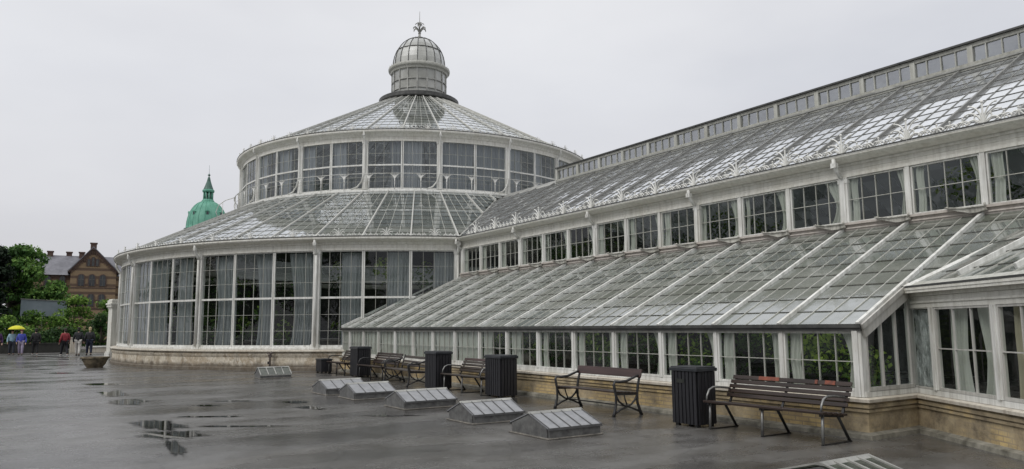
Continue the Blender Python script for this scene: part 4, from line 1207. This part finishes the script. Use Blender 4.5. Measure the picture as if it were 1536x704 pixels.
iron_bench('bent iron bench with round scrolled arms and thin slats, left of a black bin', 9.05, 19.35, 2.05, radians(-5), seat='slat_grey', curl=True)

# small pipe with a valve on the curved plinth
t = thing('standpipe', 'rusty wall pipe with a valve fixed to the curved stone plinth', 'pipe', (7.80, 28.72, 0))
q = MB().tube([(0, 0, .05), (0, 0, .55), (.02, -.04, .66), (.03, -.10, .70)], .035, 8); q.build('pipe', M['pipe'], t)
q = MB().box((0, 0, .56), (.12, .12, .10)).tube([(-.12, -.02, .66), (.12, -.02, .66)], .022, 6); q.build('valve', M['pipe'], t)
MB().box((-.05, .04, .30), (.05, .05, .1)).build('bracket', M['iron'], t)

# stone bowl
t = thing('planter_bowl', 'wide weathered stone planter bowl standing on the wet asphalt', 'planter', (2.53, 36.3, 0))
MB().lathe([(0.0, 0), (.30, 0), (.33, .05), (.41, .16), (.47, .30), (.50, .36), (.55, .40), (.55, .45), (.45, .45), (.42, .38), (.0, .37)], 0, 360, 28).build('bowl', M['terracotta'], t)
MB().lathe([(.43, .385), (.25, .41), (0, .40)], 0, 360, 20).build('soil', M['soil'], t)

PIER = (4.03, 45.82, 0)
t = thing('gate_pier', 'cream square gate pier with a moulded cap at the edge of the round palm house', 'pier', PIER, radians(14))
MB().b2(-.34, .34, -.34, .34, 0, .34).b2(-.31, .31, -.31, .31, .34, .42).build('base', M['white'], t, bevel=.01)
MB().b2(-.27, .27, -.27, .27, .42, 2.72).build('shaft', M['cream'], t, bevel=.01)
MB().b2(-.30, .30, -.30, .30, 2.72, 2.80).b2(-.35, .35, -.35, .35, 2.80, 2.93).b2(-.39, .39, -.39, .39, 2.93, 3.02).b2(-.33, .33, -.33, .33, 3.02, 3.18).b2(-.27, .27, -.27, .27, 3.18, 3.24).build('cap', M['cream'], t, bevel=.012)
q = MB().tube([(.02, -.27, 2.52), (.02, -.42, 2.50), (.06, -.46, 2.40), (.04, -.44, 2.25), (0, -.36, 2.1), (.0, -.3, 1.95)], [.02, .03, .05, .06, .045, .015], 7); q.build('iron_bracket', M['iron'], t)

# low walls and a slab in the distance
t = thing('garden_wall', 'low dark garden wall at the foot of the shrubs behind the walkers', 'wall', (0, 62.5, 0))
MB().b2(-9, 2.6, -.15, .15, 0, .62).build('wall', M['wetwall'], t); MB().b2(-9.05, 2.65, -.2, .2, .622, .68).build('coping', M['wetwall'], t)
t = thing('stone_block', 'pale square stone block standing at the end of the dark garden wall', 'block', (2.85, 60.6, 0))
MB().b2(-.22, .22, -.2, .2, 0, 1.0).build('block', M['ledge'], t, bevel=.02); MB().b2(-.26, .26, -.24, .24, 1.0, 1.07).build('cap', M['ledge'], t)
t = thing('stone_slab', 'low pale stone slab lying between the shrubs and the gate pier', 'slab', (4.6, 60, 0))
MB().b2(-.9, .9, -.6, .6, 0, .36).build('slab', M['ledge'], t, bevel=.02); MB().b2(-.95, .95, -.65, .65, .362, .44).build('top', M['white'], t)

# ================================================================== PEOPLE
def skin_mesh(name, J, E_, mat, parent, sub=1):
    """J: joint -> (pos, radius)  E_: edges; first joint is the root"""
    ks = list(J); me = bpy.data.meshes.new(name)
    me.from_pydata([J[k][0] for k in ks], [(ks.index(a), ks.index(b)) for a, b in E_], [])
    o = bpy.data.objects.new(name, me); COL.objects.link(o); o.parent = parent
    o.modifiers.new('skin', 'SKIN').use_smooth_shade = True
    if not me.skin_vertices: 
        return o
    d = me.skin_vertices[0].data
    for i, k in enumerate(ks):
        r = J[k][1]; d[i].radius = r if isinstance(r, tuple) else (r, r); d[i].use_root = (i == 0)
    s = o.modifiers.new('sub', 'SUBSURF'); s.levels = sub; s.render_levels = sub
    me.materials.append(mat); return o
def person(label, x, y, face, h, top, legs, hair, stride=.22, hold=False, shoes=(.015, .015, .016), pack=None, long_coat=0):
    """face: heading angle; local +y is forward"""
    t = thing('person', label, 'person', (x, y, 0), face - pi / 2, 'people walking on the terrace')
    s = h / 1.75
    def P(x, y, z): return (x * s, y * s, z * s)
    f, b = stride, -stride
    handL = P(-.17, .22, 1.18) if hold else P(-.27, .14, .80)
    elbL = P(-.26, .02, 1.12) if hold else P(-.26, -.03, 1.09)
    body = {'pel': (P(0, 0, .95), .13 * s), 'hipL': (P(-.09, 0, .90), .095 * s), 'kneeL': (P(-.10, f * .62, .49), .06 * s), 'ankL': (P(-.10, f * .9, .09), .04 * s), 'toeL': (P(-.11, f * .9 + .16, .035), .032 * s),
            'hipR': (P(.09, 0, .90), .095 * s), 'kneeR': (P(.10, b * .30, .49), .06 * s), 'ankR': (P(.10, b * 1.15, .11), .04 * s), 'toeR': (P(.11, b * 1.15 + .15, .04), .032 * s),
            'wa': (P(0, 0, 1.10), (.135 * s, .10 * s)), 'ch': (P(0, .01, 1.32), (.16 * s, .11 * s)), 'nk': (P(0, .01, 1.47), .055 * s), 'nk2': (P(0, .02, 1.53), .05 * s), 'hd': (P(0, .035, 1.62), (.078 * s, .095 * s)), 'hd2': (P(0, .03, 1.70), (.07 * s, .085 * s)),
            'shL': (P(-.18, 0, 1.40), .055 * s), 'elL': (elbL, .042 * s), 'haL': (handL, .03 * s), 'fiL': (tuple(V(handL) + V(P(0, .07, .02 if hold else -.08))), .024 * s),
            'shR': (P(.18, 0, 1.40), .055 * s), 'elR': (P(.26, -.05, 1.10), .042 * s), 'haR': (P(.26, .06, .84), .03 * s), 'fiR': (P(.26, .09, .75), .024 * s)}
    ed = [('pel', 'hipL'), ('hipL', 'kneeL'), ('kneeL', 'ankL'), ('ankL', 'toeL'), ('pel', 'hipR'), ('hipR', 'kneeR'), ('kneeR', 'ankR'), ('ankR', 'toeR'), ('pel', 'wa'), ('wa', 'ch'), ('ch', 'nk'), ('nk', 'nk2'), ('nk2', 'hd'), ('hd', 'hd2'),
          ('ch', 'shL'), ('shL', 'elL'), ('elL', 'haL'), ('haL', 'fiL'), ('ch', 'shR'), ('shR', 'elR'), ('elR', 'haR'), ('haR', 'fiR')]
    skin_mesh('body', body, ed, M['skin'], t)
    g = lambda k, a: (body[k][0], tuple(r + a * s for r in body[k][1]) if isinstance(body[k][1], tuple) else body[k][1] + a * s)
    jk = {'wa': g('wa', .05), 'pel': g('pel', .05), 'ch': g('ch', .045), 'nk': g('nk', .03), 'shL': g('shL', .035), 'elL': g('elL', .03), 'wrL': (tuple(V(elbL).lerp(V(handL), .85)), .055 * s), 'shR': g('shR', .035), 'elR': g('elR', .03), 'wrR': (tuple(V(body['elR'][0]).lerp(V(body['haR'][0]), .85)), .055 * s)}
    je = [('wa', 'pel'), ('wa', 'ch'), ('ch', 'nk'), ('ch', 'shL'), ('shL', 'elL'), ('elL', 'wrL'), ('ch', 'shR'), ('shR', 'elR'), ('elR', 'wrR')]
    if long_coat: jk['hem'] = (P(0, 0, .95 - long_coat), .19 * s); je.append(('pel', 'hem'))
    skin_mesh('jacket', jk, je, cloth('jacket_cloth', top), t)
    tr = {'pel': g('pel', .035), 'hipL': g('hipL', .035), 'kneeL': g('kneeL', .032), 'ankL': g('ankL', .03), 'hipR': g('hipR', .035), 'kneeR': g('kneeR', .032), 'ankR': g('ankR', .03)}
    skin_mesh('trousers', tr, [('pel', 'hipL'), ('hipL', 'kneeL'), ('kneeL', 'ankL'), ('pel', 'hipR'), ('hipR', 'kneeR'), ('kneeR', 'ankR')], cloth('trouser_cloth', legs), t)
    sm = cloth('shoe_leather', shoes)
    for k in 'LR':
        a, b_ = V(body['ank' + k][0]), V(body['toe' + k][0])
        MB().ball(((a.x + b_.x) / 2, (a.y + b_.y) / 2, .045), (.055 * s, .15 * s, .045)).build('shoe', sm, t)
    q = MB().ball(P(0, .005, 1.70), (.098 * s, .11 * s, .105 * s)).ball(P(0, -.05, 1.62), (.085 * s, .06 * s, .11 * s)); q.build('hair', cloth('hair', hair), t)
    fq = MB().ball(P(0, .125, 1.625), (.014 * s, .02 * s, .022 * s), 6, 5); fq.build('nose', M['skin'], t)
    ey = MB(); [ey.ball(P(e_ * .032, .112, 1.665), .011 * s, 6, 4) for e_ in (-1, 1)]; ey.build('eyes', M['iron'], t)
    if pack:
        MB().ball(P(0, -.2, 1.22), (.15 * s, .11 * s, .22 * s)).build('backpack', cloth('backpack_cloth', pack), t)
    return t
UP = pi / 2
person('person in a pale blue jacket walking under the yellow umbrella', -.72, 57.9, -UP + .1, 1.62, (.30, .46, .55), (.03, .035, .05), (.05, .03, .02), .18, True)
person('person in a bright blue jacket and pale trousers beside the yellow umbrella', -.22, 57.2, -UP - .1, 1.62, (.06, .08, .42), (.30, .26, .36), (.10, .02, .03), .2)
person('person in dark clothes with a white strap, alone right of the yellow umbrella', .55, 56.9, UP + .2, 1.68, (.018, .018, .02), (.012, .012, .014), (.02, .015, .012), .14, False, (.3, .3, .3))
person('person in a red top and dark trousers, leftmost of the three by the stone bowl', 2.05, 53.8, UP + .3, 1.66, (.26, .03, .04), (.014, .014, .02), (.03, .02, .015), .26, False, (.4, .4, .4))
person('person in a black jacket and white trousers, middle one of three walkers', 2.75, 53.4, UP - .2, 1.72, (.012, .014, .018), (.55, .53, .50), (.015, .012, .01), .2)
person('fair haired person in dark blue clothes, rightmost walker near the palm house', 3.42, 54.4, UP, 1.72, (.02, .022, .026), (.014, .02, .045), (.42, .34, .20), .16)
person('person in a purple top and brown trousers cut by the left edge of the picture', -1.45, 55.5, -UP, 1.66, (.06, .02, .09), (.10, .05, .04), (.02, .015, .012), .2)
t = thing('umbrella', 'bright yellow open umbrella held over two walkers', 'umbrella', (-.52, 57.75, 0))
q = MB(); n = 16
q.lathe([(0.0, 1.90), (.12, 1.89), (.27, 1.84), (.40, 1.76), (.48, 1.66)], 0, 360, 16); q.build('canopy', cloth('yellow_nylon', (.62, .60, .03)), t)
MB().tube([(0, 0, 1.05), (0, 0, 1.96)], .012, 6).build('shaft', M['steel'], t)
q = MB(); [q.tube([(0, 0, 1.7), polar(.24, a, 1.80), polar(.47, a, 1.65)], .006, 4) for a in range(0, 360, 45)]; q.build('ribs', M['steel'], t)
MB().tube([(0, 0, 1.0), (0, 0, 1.14)], .022, 6).build('handle', M['iron'], t)
q = thing('sash', '', None) if False else None
# white strap of the dark walker
for o in list(COL.objects):
    if o.get('label', '').startswith('person in dark clothes with a white strap'):
        MB().tube([(-.16, .15, 1.36), (-.05, .175, 1.24), (.1, .17, 1.08)], .022, 5).tube([(.17, .1, 1.36), (.16, .16, 1.2)], .03, 5).build('strap', cloth('white_strap', (.6, .6, .6)), o)

# ================================================================== TREES, SHRUBS
def tree(name, label, x, y, h, trunk_h, clumps, seed, leafmat, size, per, group=None, cat='tree', tr=.2):
    t = thing(name, label, cat, (x, y, 0), 0, group)
    rg = random.Random(seed); q = MB()
    if trunk_h:
        q.tube([(0, 0, -.1), (.05, .02, trunk_h * .5), (-.03, .04, trunk_h), (.05, 0, h * .8)], [tr * 1.3, tr, tr * .8, tr * .2], 8)
        for (cx, cy, cz, rx, ry, rz, tone) in clumps:
            z0 = min(max(trunk_h * .7, cz - rx * 1.4), h * .75)
            q.tube([(0, 0, z0), (cx * .5, cy * .5, (z0 + cz) / 2 + .1), (cx, cy, cz)], [tr * .5, tr * .3, tr * .08], 5)
        q.build('trunk', M['trunk'], t)
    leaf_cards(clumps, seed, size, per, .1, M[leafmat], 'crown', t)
    return t
def clumps(seed, n, W_, D_, z0, z1, r0, r1, prof, tone=(.25, .65)):
    rg = random.Random(seed); a = []
    for i in range(n):
        z = z0 + (z1 - z0) * rg.random() ** .9; k = prof((z - z0) / (z1 - z0))
        an = rg.uniform(0, 2 * pi); rr = rg.random() ** .5
        r = rg.uniform(r0, r1)
        a.append((W_ * k * rr * cos(an), D_ * k * rr * sin(an), z, r * 1.15, r * 1.15, r * .75, rg.uniform(*tone)))
    return a
round_ = lambda v: sqrt(max(.05, 1 - (1.7 * v - .75) ** 2)) if v < 1 else .2
cone_ = lambda v: 1.05 - .9 * v
tree('broadleaf_tree', 'tall mid green broadleaf tree left of the striped brick house', -1.3, 86, 10.2, 3, clumps(1, 78, 2.9, 3.2, 2.6, 9.4, .6, 1.2, round_, (.35, .85)), 31, 'leaf_a', .34, 175, None, 'tree', .28)
tree('broadleaf_tree', 'lower leafy tree reaching in front of the left end of the striped brick house', 2.0, 84, 6.4, 2, clumps(2, 34, 1.5, 1.8, 2.2, 6.0, .5, .95, round_, (.35, .85)), 32, 'leaf_a', .32, 150, None, 'tree', .2)
tree('conifer_tree', 'dark evergreen tree at the left edge of the picture', -2.6, 72, 8.6, 1.5, clumps(3, 80, 2.1, 2.1, .8, 8.3, .45, .95, cone_, (.1, .6)), 33, 'leaf_b', .30, 200, None, 'tree', .25)
tree('conifer_tree', 'second dark evergreen tree, beyond the left edge of the walkers', -6.2, 80, 9.5, 1.5, clumps(4, 70, 2.6, 2.6, .8, 9.2, .5, 1.1, cone_, (.1, .6)), 34, 'leaf_b', .32, 150, None, 'tree', .25)
dome_ = lambda v: sqrt(max(.04, 1 - v * v * .95))
SH = [('large bright green shrub with spreading leafy crown below the brick gable', 3.2, 71, 4.5, 2.2, 48, 'leaf_c', (.35, .85)),
      ('mid green shrub below the blue grey panel', .5, 72, 3.3, 1.9, 38, 'leaf_c', (.2, .65)),
      ('yellow green shrub behind the umbrella at the left', -1.0, 68, 2.8, 1.7, 32, 'leaf_c', (.25, .7)),
      ('dark green shrub behind the walkers in black', 2.4, 65.5, 1.9, 1.5, 30, 'leaf_d', (.2, .6)),
      ('dark leafy shrub between the rightmost walker and the gate pier', 4.9, 66, 3.0, 1.5, 32, 'leaf_d', (.3, .8)),
      ('loose bright shrub rising behind the gate pier', 5.5, 71, 4.2, 1.4, 30, 'leaf_c', (.3, .75)),
      ('broad dark shrub at the foot of the evergreen tree', -3.0, 66, 2.3, 1.8, 30, 'leaf_d', (.2, .6)),
      ('low dark shrub behind the blue jacket walker', .6, 64.6, 1.7, 1.4, 26, 'leaf_d', (.25, .7))]
for i, (lb, x, y, h, w, n, mt, tone) in enumerate(SH):
    tree('shrub', lb, x, y, h, .8, clumps(40 + i, n, w, w * .8, .35, h - .35, .34, .68, dome_, tone), 60 + i, mt, .21, 230, 'shrubs along the end of the terrace', 'shrub', .07)

cl = []
rg = random.Random(77)
for i in range(16):
    x0_, y0_, h_ = rg.uniform(-27, -19), -22 + 6.2 * i + rg.uniform(-2, 2), rg.uniform(9, 16)
    for k in range(16):
        v = rg.random(); r_ = rg.uniform(1.0, 2.0)
        a_ = rg.uniform(0, 2 * pi); w_ = 3.6 * round_(v) * rg.random() ** .5
        cl.append((x0_ + w_ * cos(a_), y0_ + w_ * sin(a_), 2.2 + (h_ - 2.5) * v, r_, r_, r_ * .8, rg.uniform(.3, .8)))
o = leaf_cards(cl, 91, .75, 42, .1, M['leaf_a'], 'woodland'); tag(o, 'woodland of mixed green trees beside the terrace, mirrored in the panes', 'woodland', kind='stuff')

# pale panel on posts behind the shrubs
t = thing('site_screen', 'long pale blue grey panel fixed on posts above the shrubs', 'screen', (1.15, 80, 0))
q = MB().prism([(-1.7, 0, 2.9), (1.85, 0, 2.8), (1.85, 0, 4.2), (-1.7, 0, 4.38)], (0, .06, 0)); q.build('panel', M['panel'], t)
MB().bar((-1.75, -.02, 4.40), (1.9, -.02, 4.22), .1, .06).build('top_rail', M['steel'], t)
for x in (-1.6, 0, 1.7): MB().tube([(x, .12, 0), (x, .12, 4.2)], .05, 6).build('post', M['steel'], t)

# ================================================================== THE STRIPED BRICK HOUSE
hb = thing('brick_house', 'striped yellow and dark brick house with a steep gable, slate roof and chimneys', 'house', (8.6, 140, 0), radians(-3))
x0, x1, xa = -3.1, 3.5, -.05
ze, za = 11.4, 15.0
MB().prism([(x0, 0, -2), (x1, 0, -2), (x1, 0, ze), (xa + .05, 0, za), (xa - .05, 0, za), (x0, 0, ze)], (0, 16, 0)).build('wall', M['housebrick'], hb)
MB().b2(-9.5, x0 - .01, 5.0, 13, -2, 10.9).build('wall', M['housebrick'], hb)
MB().b2(-9.5, x0 - .01, 4.9, 4.99, 10.3, 10.95).build('eaves_band', M['darkbrick'], hb)
rf = MB()
for (a, b) in (((x0 - .45, ze - .42), (xa, za + .12)), ((x1 + .45, ze - .45), (xa, za + .12))):
    rf.prism([(a[0], -.35, a[1]), (b[0], -.35, b[1]), (b[0], -.35, b[1] + .2), (a[0], -.35, a[1] + .2)], (0, 17, 0))
rf.build('roof', M['slate'], hb)
r2 = MB().prism([(-9.8, 4.4, 10.75), (-9.8, 9, 14.4), (-9.8, 13.6, 10.75)], (9.6, 0, 0)); r2.build('roof', M['slate'], hb)
r3 = MB().prism([(.2, 4.8, 10.75), (.2, 9, 14.4), (.2, 13.2, 10.75)], (12, 0, 0)); r3.build('roof', M['slate'], hb)
MB().b2(3.52, 12, 5, 13, -2, 10.9).build('wall', M['housebrick'], hb)
vb = MB()
n = 11
for s, (ax, az) in ((-1, (x0, ze)), (1, (x1, ze))):
    vb.bar((ax + s * .35, -.10, az - .36), (xa, -.10, za - .06), .18, .38, (0, 0, 1))
    for i in range(n):
        k = (i + .5) / n; vb.b2(ax + (xa - ax) * k - .09, ax + (xa - ax) * k + .09, -.16, -.01, az + (za - az) * k - .75, az + (za - az) * k - .35)
vb.build('verge_brickwork', M['darkbrick'], hb)
MB().b2(xa - .45, xa + .45, -.3, .5, za - .3, za + .72).b2(xa - .55, xa + .55, -.38, .58, za + .722, za + .92).build('gable_pinnacle', M['darkbrick'], hb)
for (cx_, cy_) in ((-6.4, 9), (-3.6, 9.3), (-1.7, 8.8)):
    MB().b2(cx_ - .42, cx_ + .42, cy_ - .4, cy_ + .4, 12.2, 14.9).b2(cx_ - .52, cx_ + .52, cy_ - .5, cy_ + .5, 14.902, 15.1).build('chimney', M['darkbrick'], hb)
for z in (8.35, 5.0): 
    MB().b2(x0 - .06, x1 + .06, -.07, -.005, z, z + .2).build('string_course', M['darkbrick'], hb)
def arch_window(cx_, zb, w, h, y=0):
    def arch(w, h, zb, n=9): return [(cx_ - w / 2, zb), (cx_ + w / 2, zb), (cx_ + w / 2, zb + h - w / 2)] + [(cx_ + w / 2 * cos(pi * i / n), zb + h - w / 2 + w / 2 * sin(pi * i / n)) for i in range(1, n)] + [(cx_ - w / 2, zb + h - w / 2)]
    o = MB().prism([(x, y - .10, z) for x, z in arch(w + .36, h + .18, zb - .05)], (0, .095, 0)).build('window', M['darkbrick'], hb)
    MB().prism([(x, y - .13, z) for x, z in arch(w, h, zb)], (0, .028, 0)).build('pane', M['winpane'], o)
    q = MB().b2(cx_ - .04, cx_ + .04, y - .15, y - .131, zb, zb + h).b2(cx_ - w / 2, cx_ + w / 2, y - .148, y - .132, zb + h * .55, zb + h * .55 + .07); q.build('frame', M['winframe'], o)
for cx_ in (-1.55, .0, 1.55):
    arch_window(cx_ - .02, 8.75, .82, 1.85); arch_window(cx_ - .02, 5.4, .82, 2.0)
for cx_ in (-.62, 0, .62): arch_window(cx_, 12.05, .36, 1.15 + (.25 if cx_ == 0 else 0))
arch_window(-4.3, 8.75, .8, 1.85, 5.0); arch_window(-6.4, 8.75, .8, 1.85, 5.0); arch_window(-4.3, 5.4, .8, 1.9, 5.0)
for cx_ in (5.2, 7.4): arch_window(cx_, 8.75, .8, 1.85, 5.0)
# ================================================================== COPPER DOMED TOWER
dt = thing('domed_tower', 'round tower with a green copper dome and pointed lantern behind the palm house', 'tower', (31.1, 167, 0))
MB().lathe([(4.0, -2), (4.0, 21.6), (4.3, 21.9), (4.35, 22.2)], 0, 360, 40).build('drum', M['housebrick'], dt)
MB().lathe([(4.0, 22.2), (4.5, 22.25), (4.55, 22.7), (4.2, 22.75)], 0, 360, 40).build('cornice', M['copperdark'], dt)
pr_ = [(4.2, 22.76)] + [(4.15 * cos(a) ** .86 if a < 1.5 else .0, 22.8 + 6.1 * sin(a)) for a in [1.33 * i / 12 for i in range(13)]]
MB().lathe(pr_, 0, 360, 40, smooth=True).build('dome', M['copper'], dt)
q = MB(); [q.tube([polar(r + .03, a, z) for r, z in pr_], .05, 4) for a in range(0, 360, 18)]; q.build('dome_seams', M['copper'], dt)
for a in (-100.5 + 45 * i for i in range(8)):
    o = MB().b2(-.32, .32, -.22, .3, 0, .95).prism([(-.42, -.3, .95), (.42, -.3, .95), (0, -.3, 1.3)], (0, .7, 0)).build('dormer', M['copper'], dt); o.location = polar(3.55, a, 25.2); o.rotation_euler = (0, 0, radians(a + 90))
    MB().b2(-.22, .22, -.235, -.222, .08, .85).build('pane', M['winpane'], o)
q = MB().lathe([(1.35, 28.4), (1.3, 28.9), (1.1, 29.1), (1.1, 29.25), (.5, 29.3)], 0, 360, 16)
for i in range(8): q.tube([polar(.88, 45 * i, 29.2), polar(.88, 45 * i, 30.9)], .17, 6)
q.lathe([(.7, 30.75), (1.2, 30.85), (1.25, 31.2), (1.0, 31.4)], 0, 360, 16); q.build('lantern', M['copper'], dt)
MB().lathe([(1.05, 31.4), (.75, 32.2), (.42, 33.2), (.22, 34.1), (.10, 34.2), (.10, 34.35), (.3, 34.6), (.1, 34.85), (.03, 35.0), (.02, 36.8)], 0, 360, 12).build('spire', M['copperdark'], dt)

# ================================================================== CAMERA, LIGHT, SKY
cam = bpy.data.cameras.new('camera'); co = bpy.data.objects.new('camera', cam); COL.objects.link(co); SC.camera = co
yaw, pit, rol = radians(33.22), radians(7.108), radians(-.434)
F0 = V((sin(yaw), cos(yaw), 0)); R0 = V((cos(yaw), -sin(yaw), 0)); Z = V((0, 0, 1))
F = cos(pit) * F0 + sin(pit) * Z; U = -sin(pit) * F0 + cos(pit) * Z
R = cos(rol) * R0 + sin(rol) * U; U = -sin(rol) * R0 + cos(rol) * U
mw = Matrix.Identity(4)
for i in range(3): mw[i][0], mw[i][1], mw[i][2] = R[i], U[i], -F[i]
mw.translation = V((0, 0, 1.6)); co.matrix_world = mw
cam.sensor_fit = 'HORIZONTAL'; cam.sensor_width = 36; cam.lens = 1105.747 / 1536 * 36; cam.clip_start = .1; cam.clip_end = 3000

SUN_EL, SUN_AZ = radians(48), radians(-100)     # soft light from behind and to the left
sd = bpy.data.lights.new('sun', 'SUN'); so = bpy.data.objects.new('sun', sd); COL.objects.link(so)
sd.energy = 1.5; sd.angle = radians(35); sd.color = (1, .97, .93)
dirv = V((sin(SUN_AZ) * cos(SUN_EL), -abs(cos(SUN_AZ)) * cos(SUN_EL), sin(SUN_EL)))
so.rotation_euler = dirv.to_track_quat('Z', 'Y').to_euler()

wd = bpy.data.worlds.new('World'); SC.world = wd; wd.use_nodes = True
nt = wd.node_tree; nt.nodes.clear()
out = nt.nodes.new('ShaderNodeOutputWorld'); bg = nt.nodes.new('ShaderNodeBackground'); bg.inputs[1].default_value = .1
sky = nt.nodes.new('ShaderNodeTexSky'); sky.sky_type = 'NISHITA'; sky.sun_disc = False; sky.sun_elevation = SUN_EL; sky.sun_rotation = atan2(dirv.x, dirv.y)
tc = nt.nodes.new('ShaderNodeTexCoord'); sp = nt.nodes.new('ShaderNodeSeparateXYZ'); L(nt, tc.outputs['Generated'], sp.inputs[0])
gr = ramp(nt, sp.outputs[2], [(0, (.62, .615, .635)), (.12, (.67, .67, .70)), (.30, (.755, .765, .80)), (.46, (.80, .805, .83)), (.75, (1.15, 1.16, 1.18)), (1, (1.35, 1.36, 1.38))])
mp = nt.nodes.new('ShaderNodeMapping'); mp.inputs['Scale'].default_value = (1, 1, 2.6); L(nt, tc.outputs['Generated'], mp.inputs[0])
cl_ = ramp(nt, noise_n(nt, mp.outputs[0], 1.7, 5, .5), [(.28, (.86, .87, .895)), (.5, (.99, .99, .995)), (.72, (1.09, 1.088, 1.08))])
cc_ = mixc(nt, 1.0, gr.outputs[0], cl_.outputs[0], 'MULTIPLY')
x10 = nt.nodes.new('ShaderNodeVectorMath'); x10.operation = 'SCALE'; x10.inputs['Scale'].default_value = 10; L(nt, cc_, x10.inputs[0])
mx = mixc(nt, .95, sky.outputs[0], x10.outputs[0])
L(nt, mx, bg.inputs[0]); L(nt, bg.outputs[0], out.inputs[0])

SC.view_settings.view_transform = 'Standard'; SC.view_settings.look = 'None'; SC.view_settings.exposure = 0; SC.view_settings.gamma = 1
SC.render.engine = 'CYCLES'
SC.cycles.use_denoising = True
SC.cycles.max_bounces = 10; SC.cycles.transparent_max_bounces = 24; SC.cycles.glossy_bounces = 4; SC.cycles.diffuse_bounces = 3
SC.cycles.sample_clamp_indirect = 4
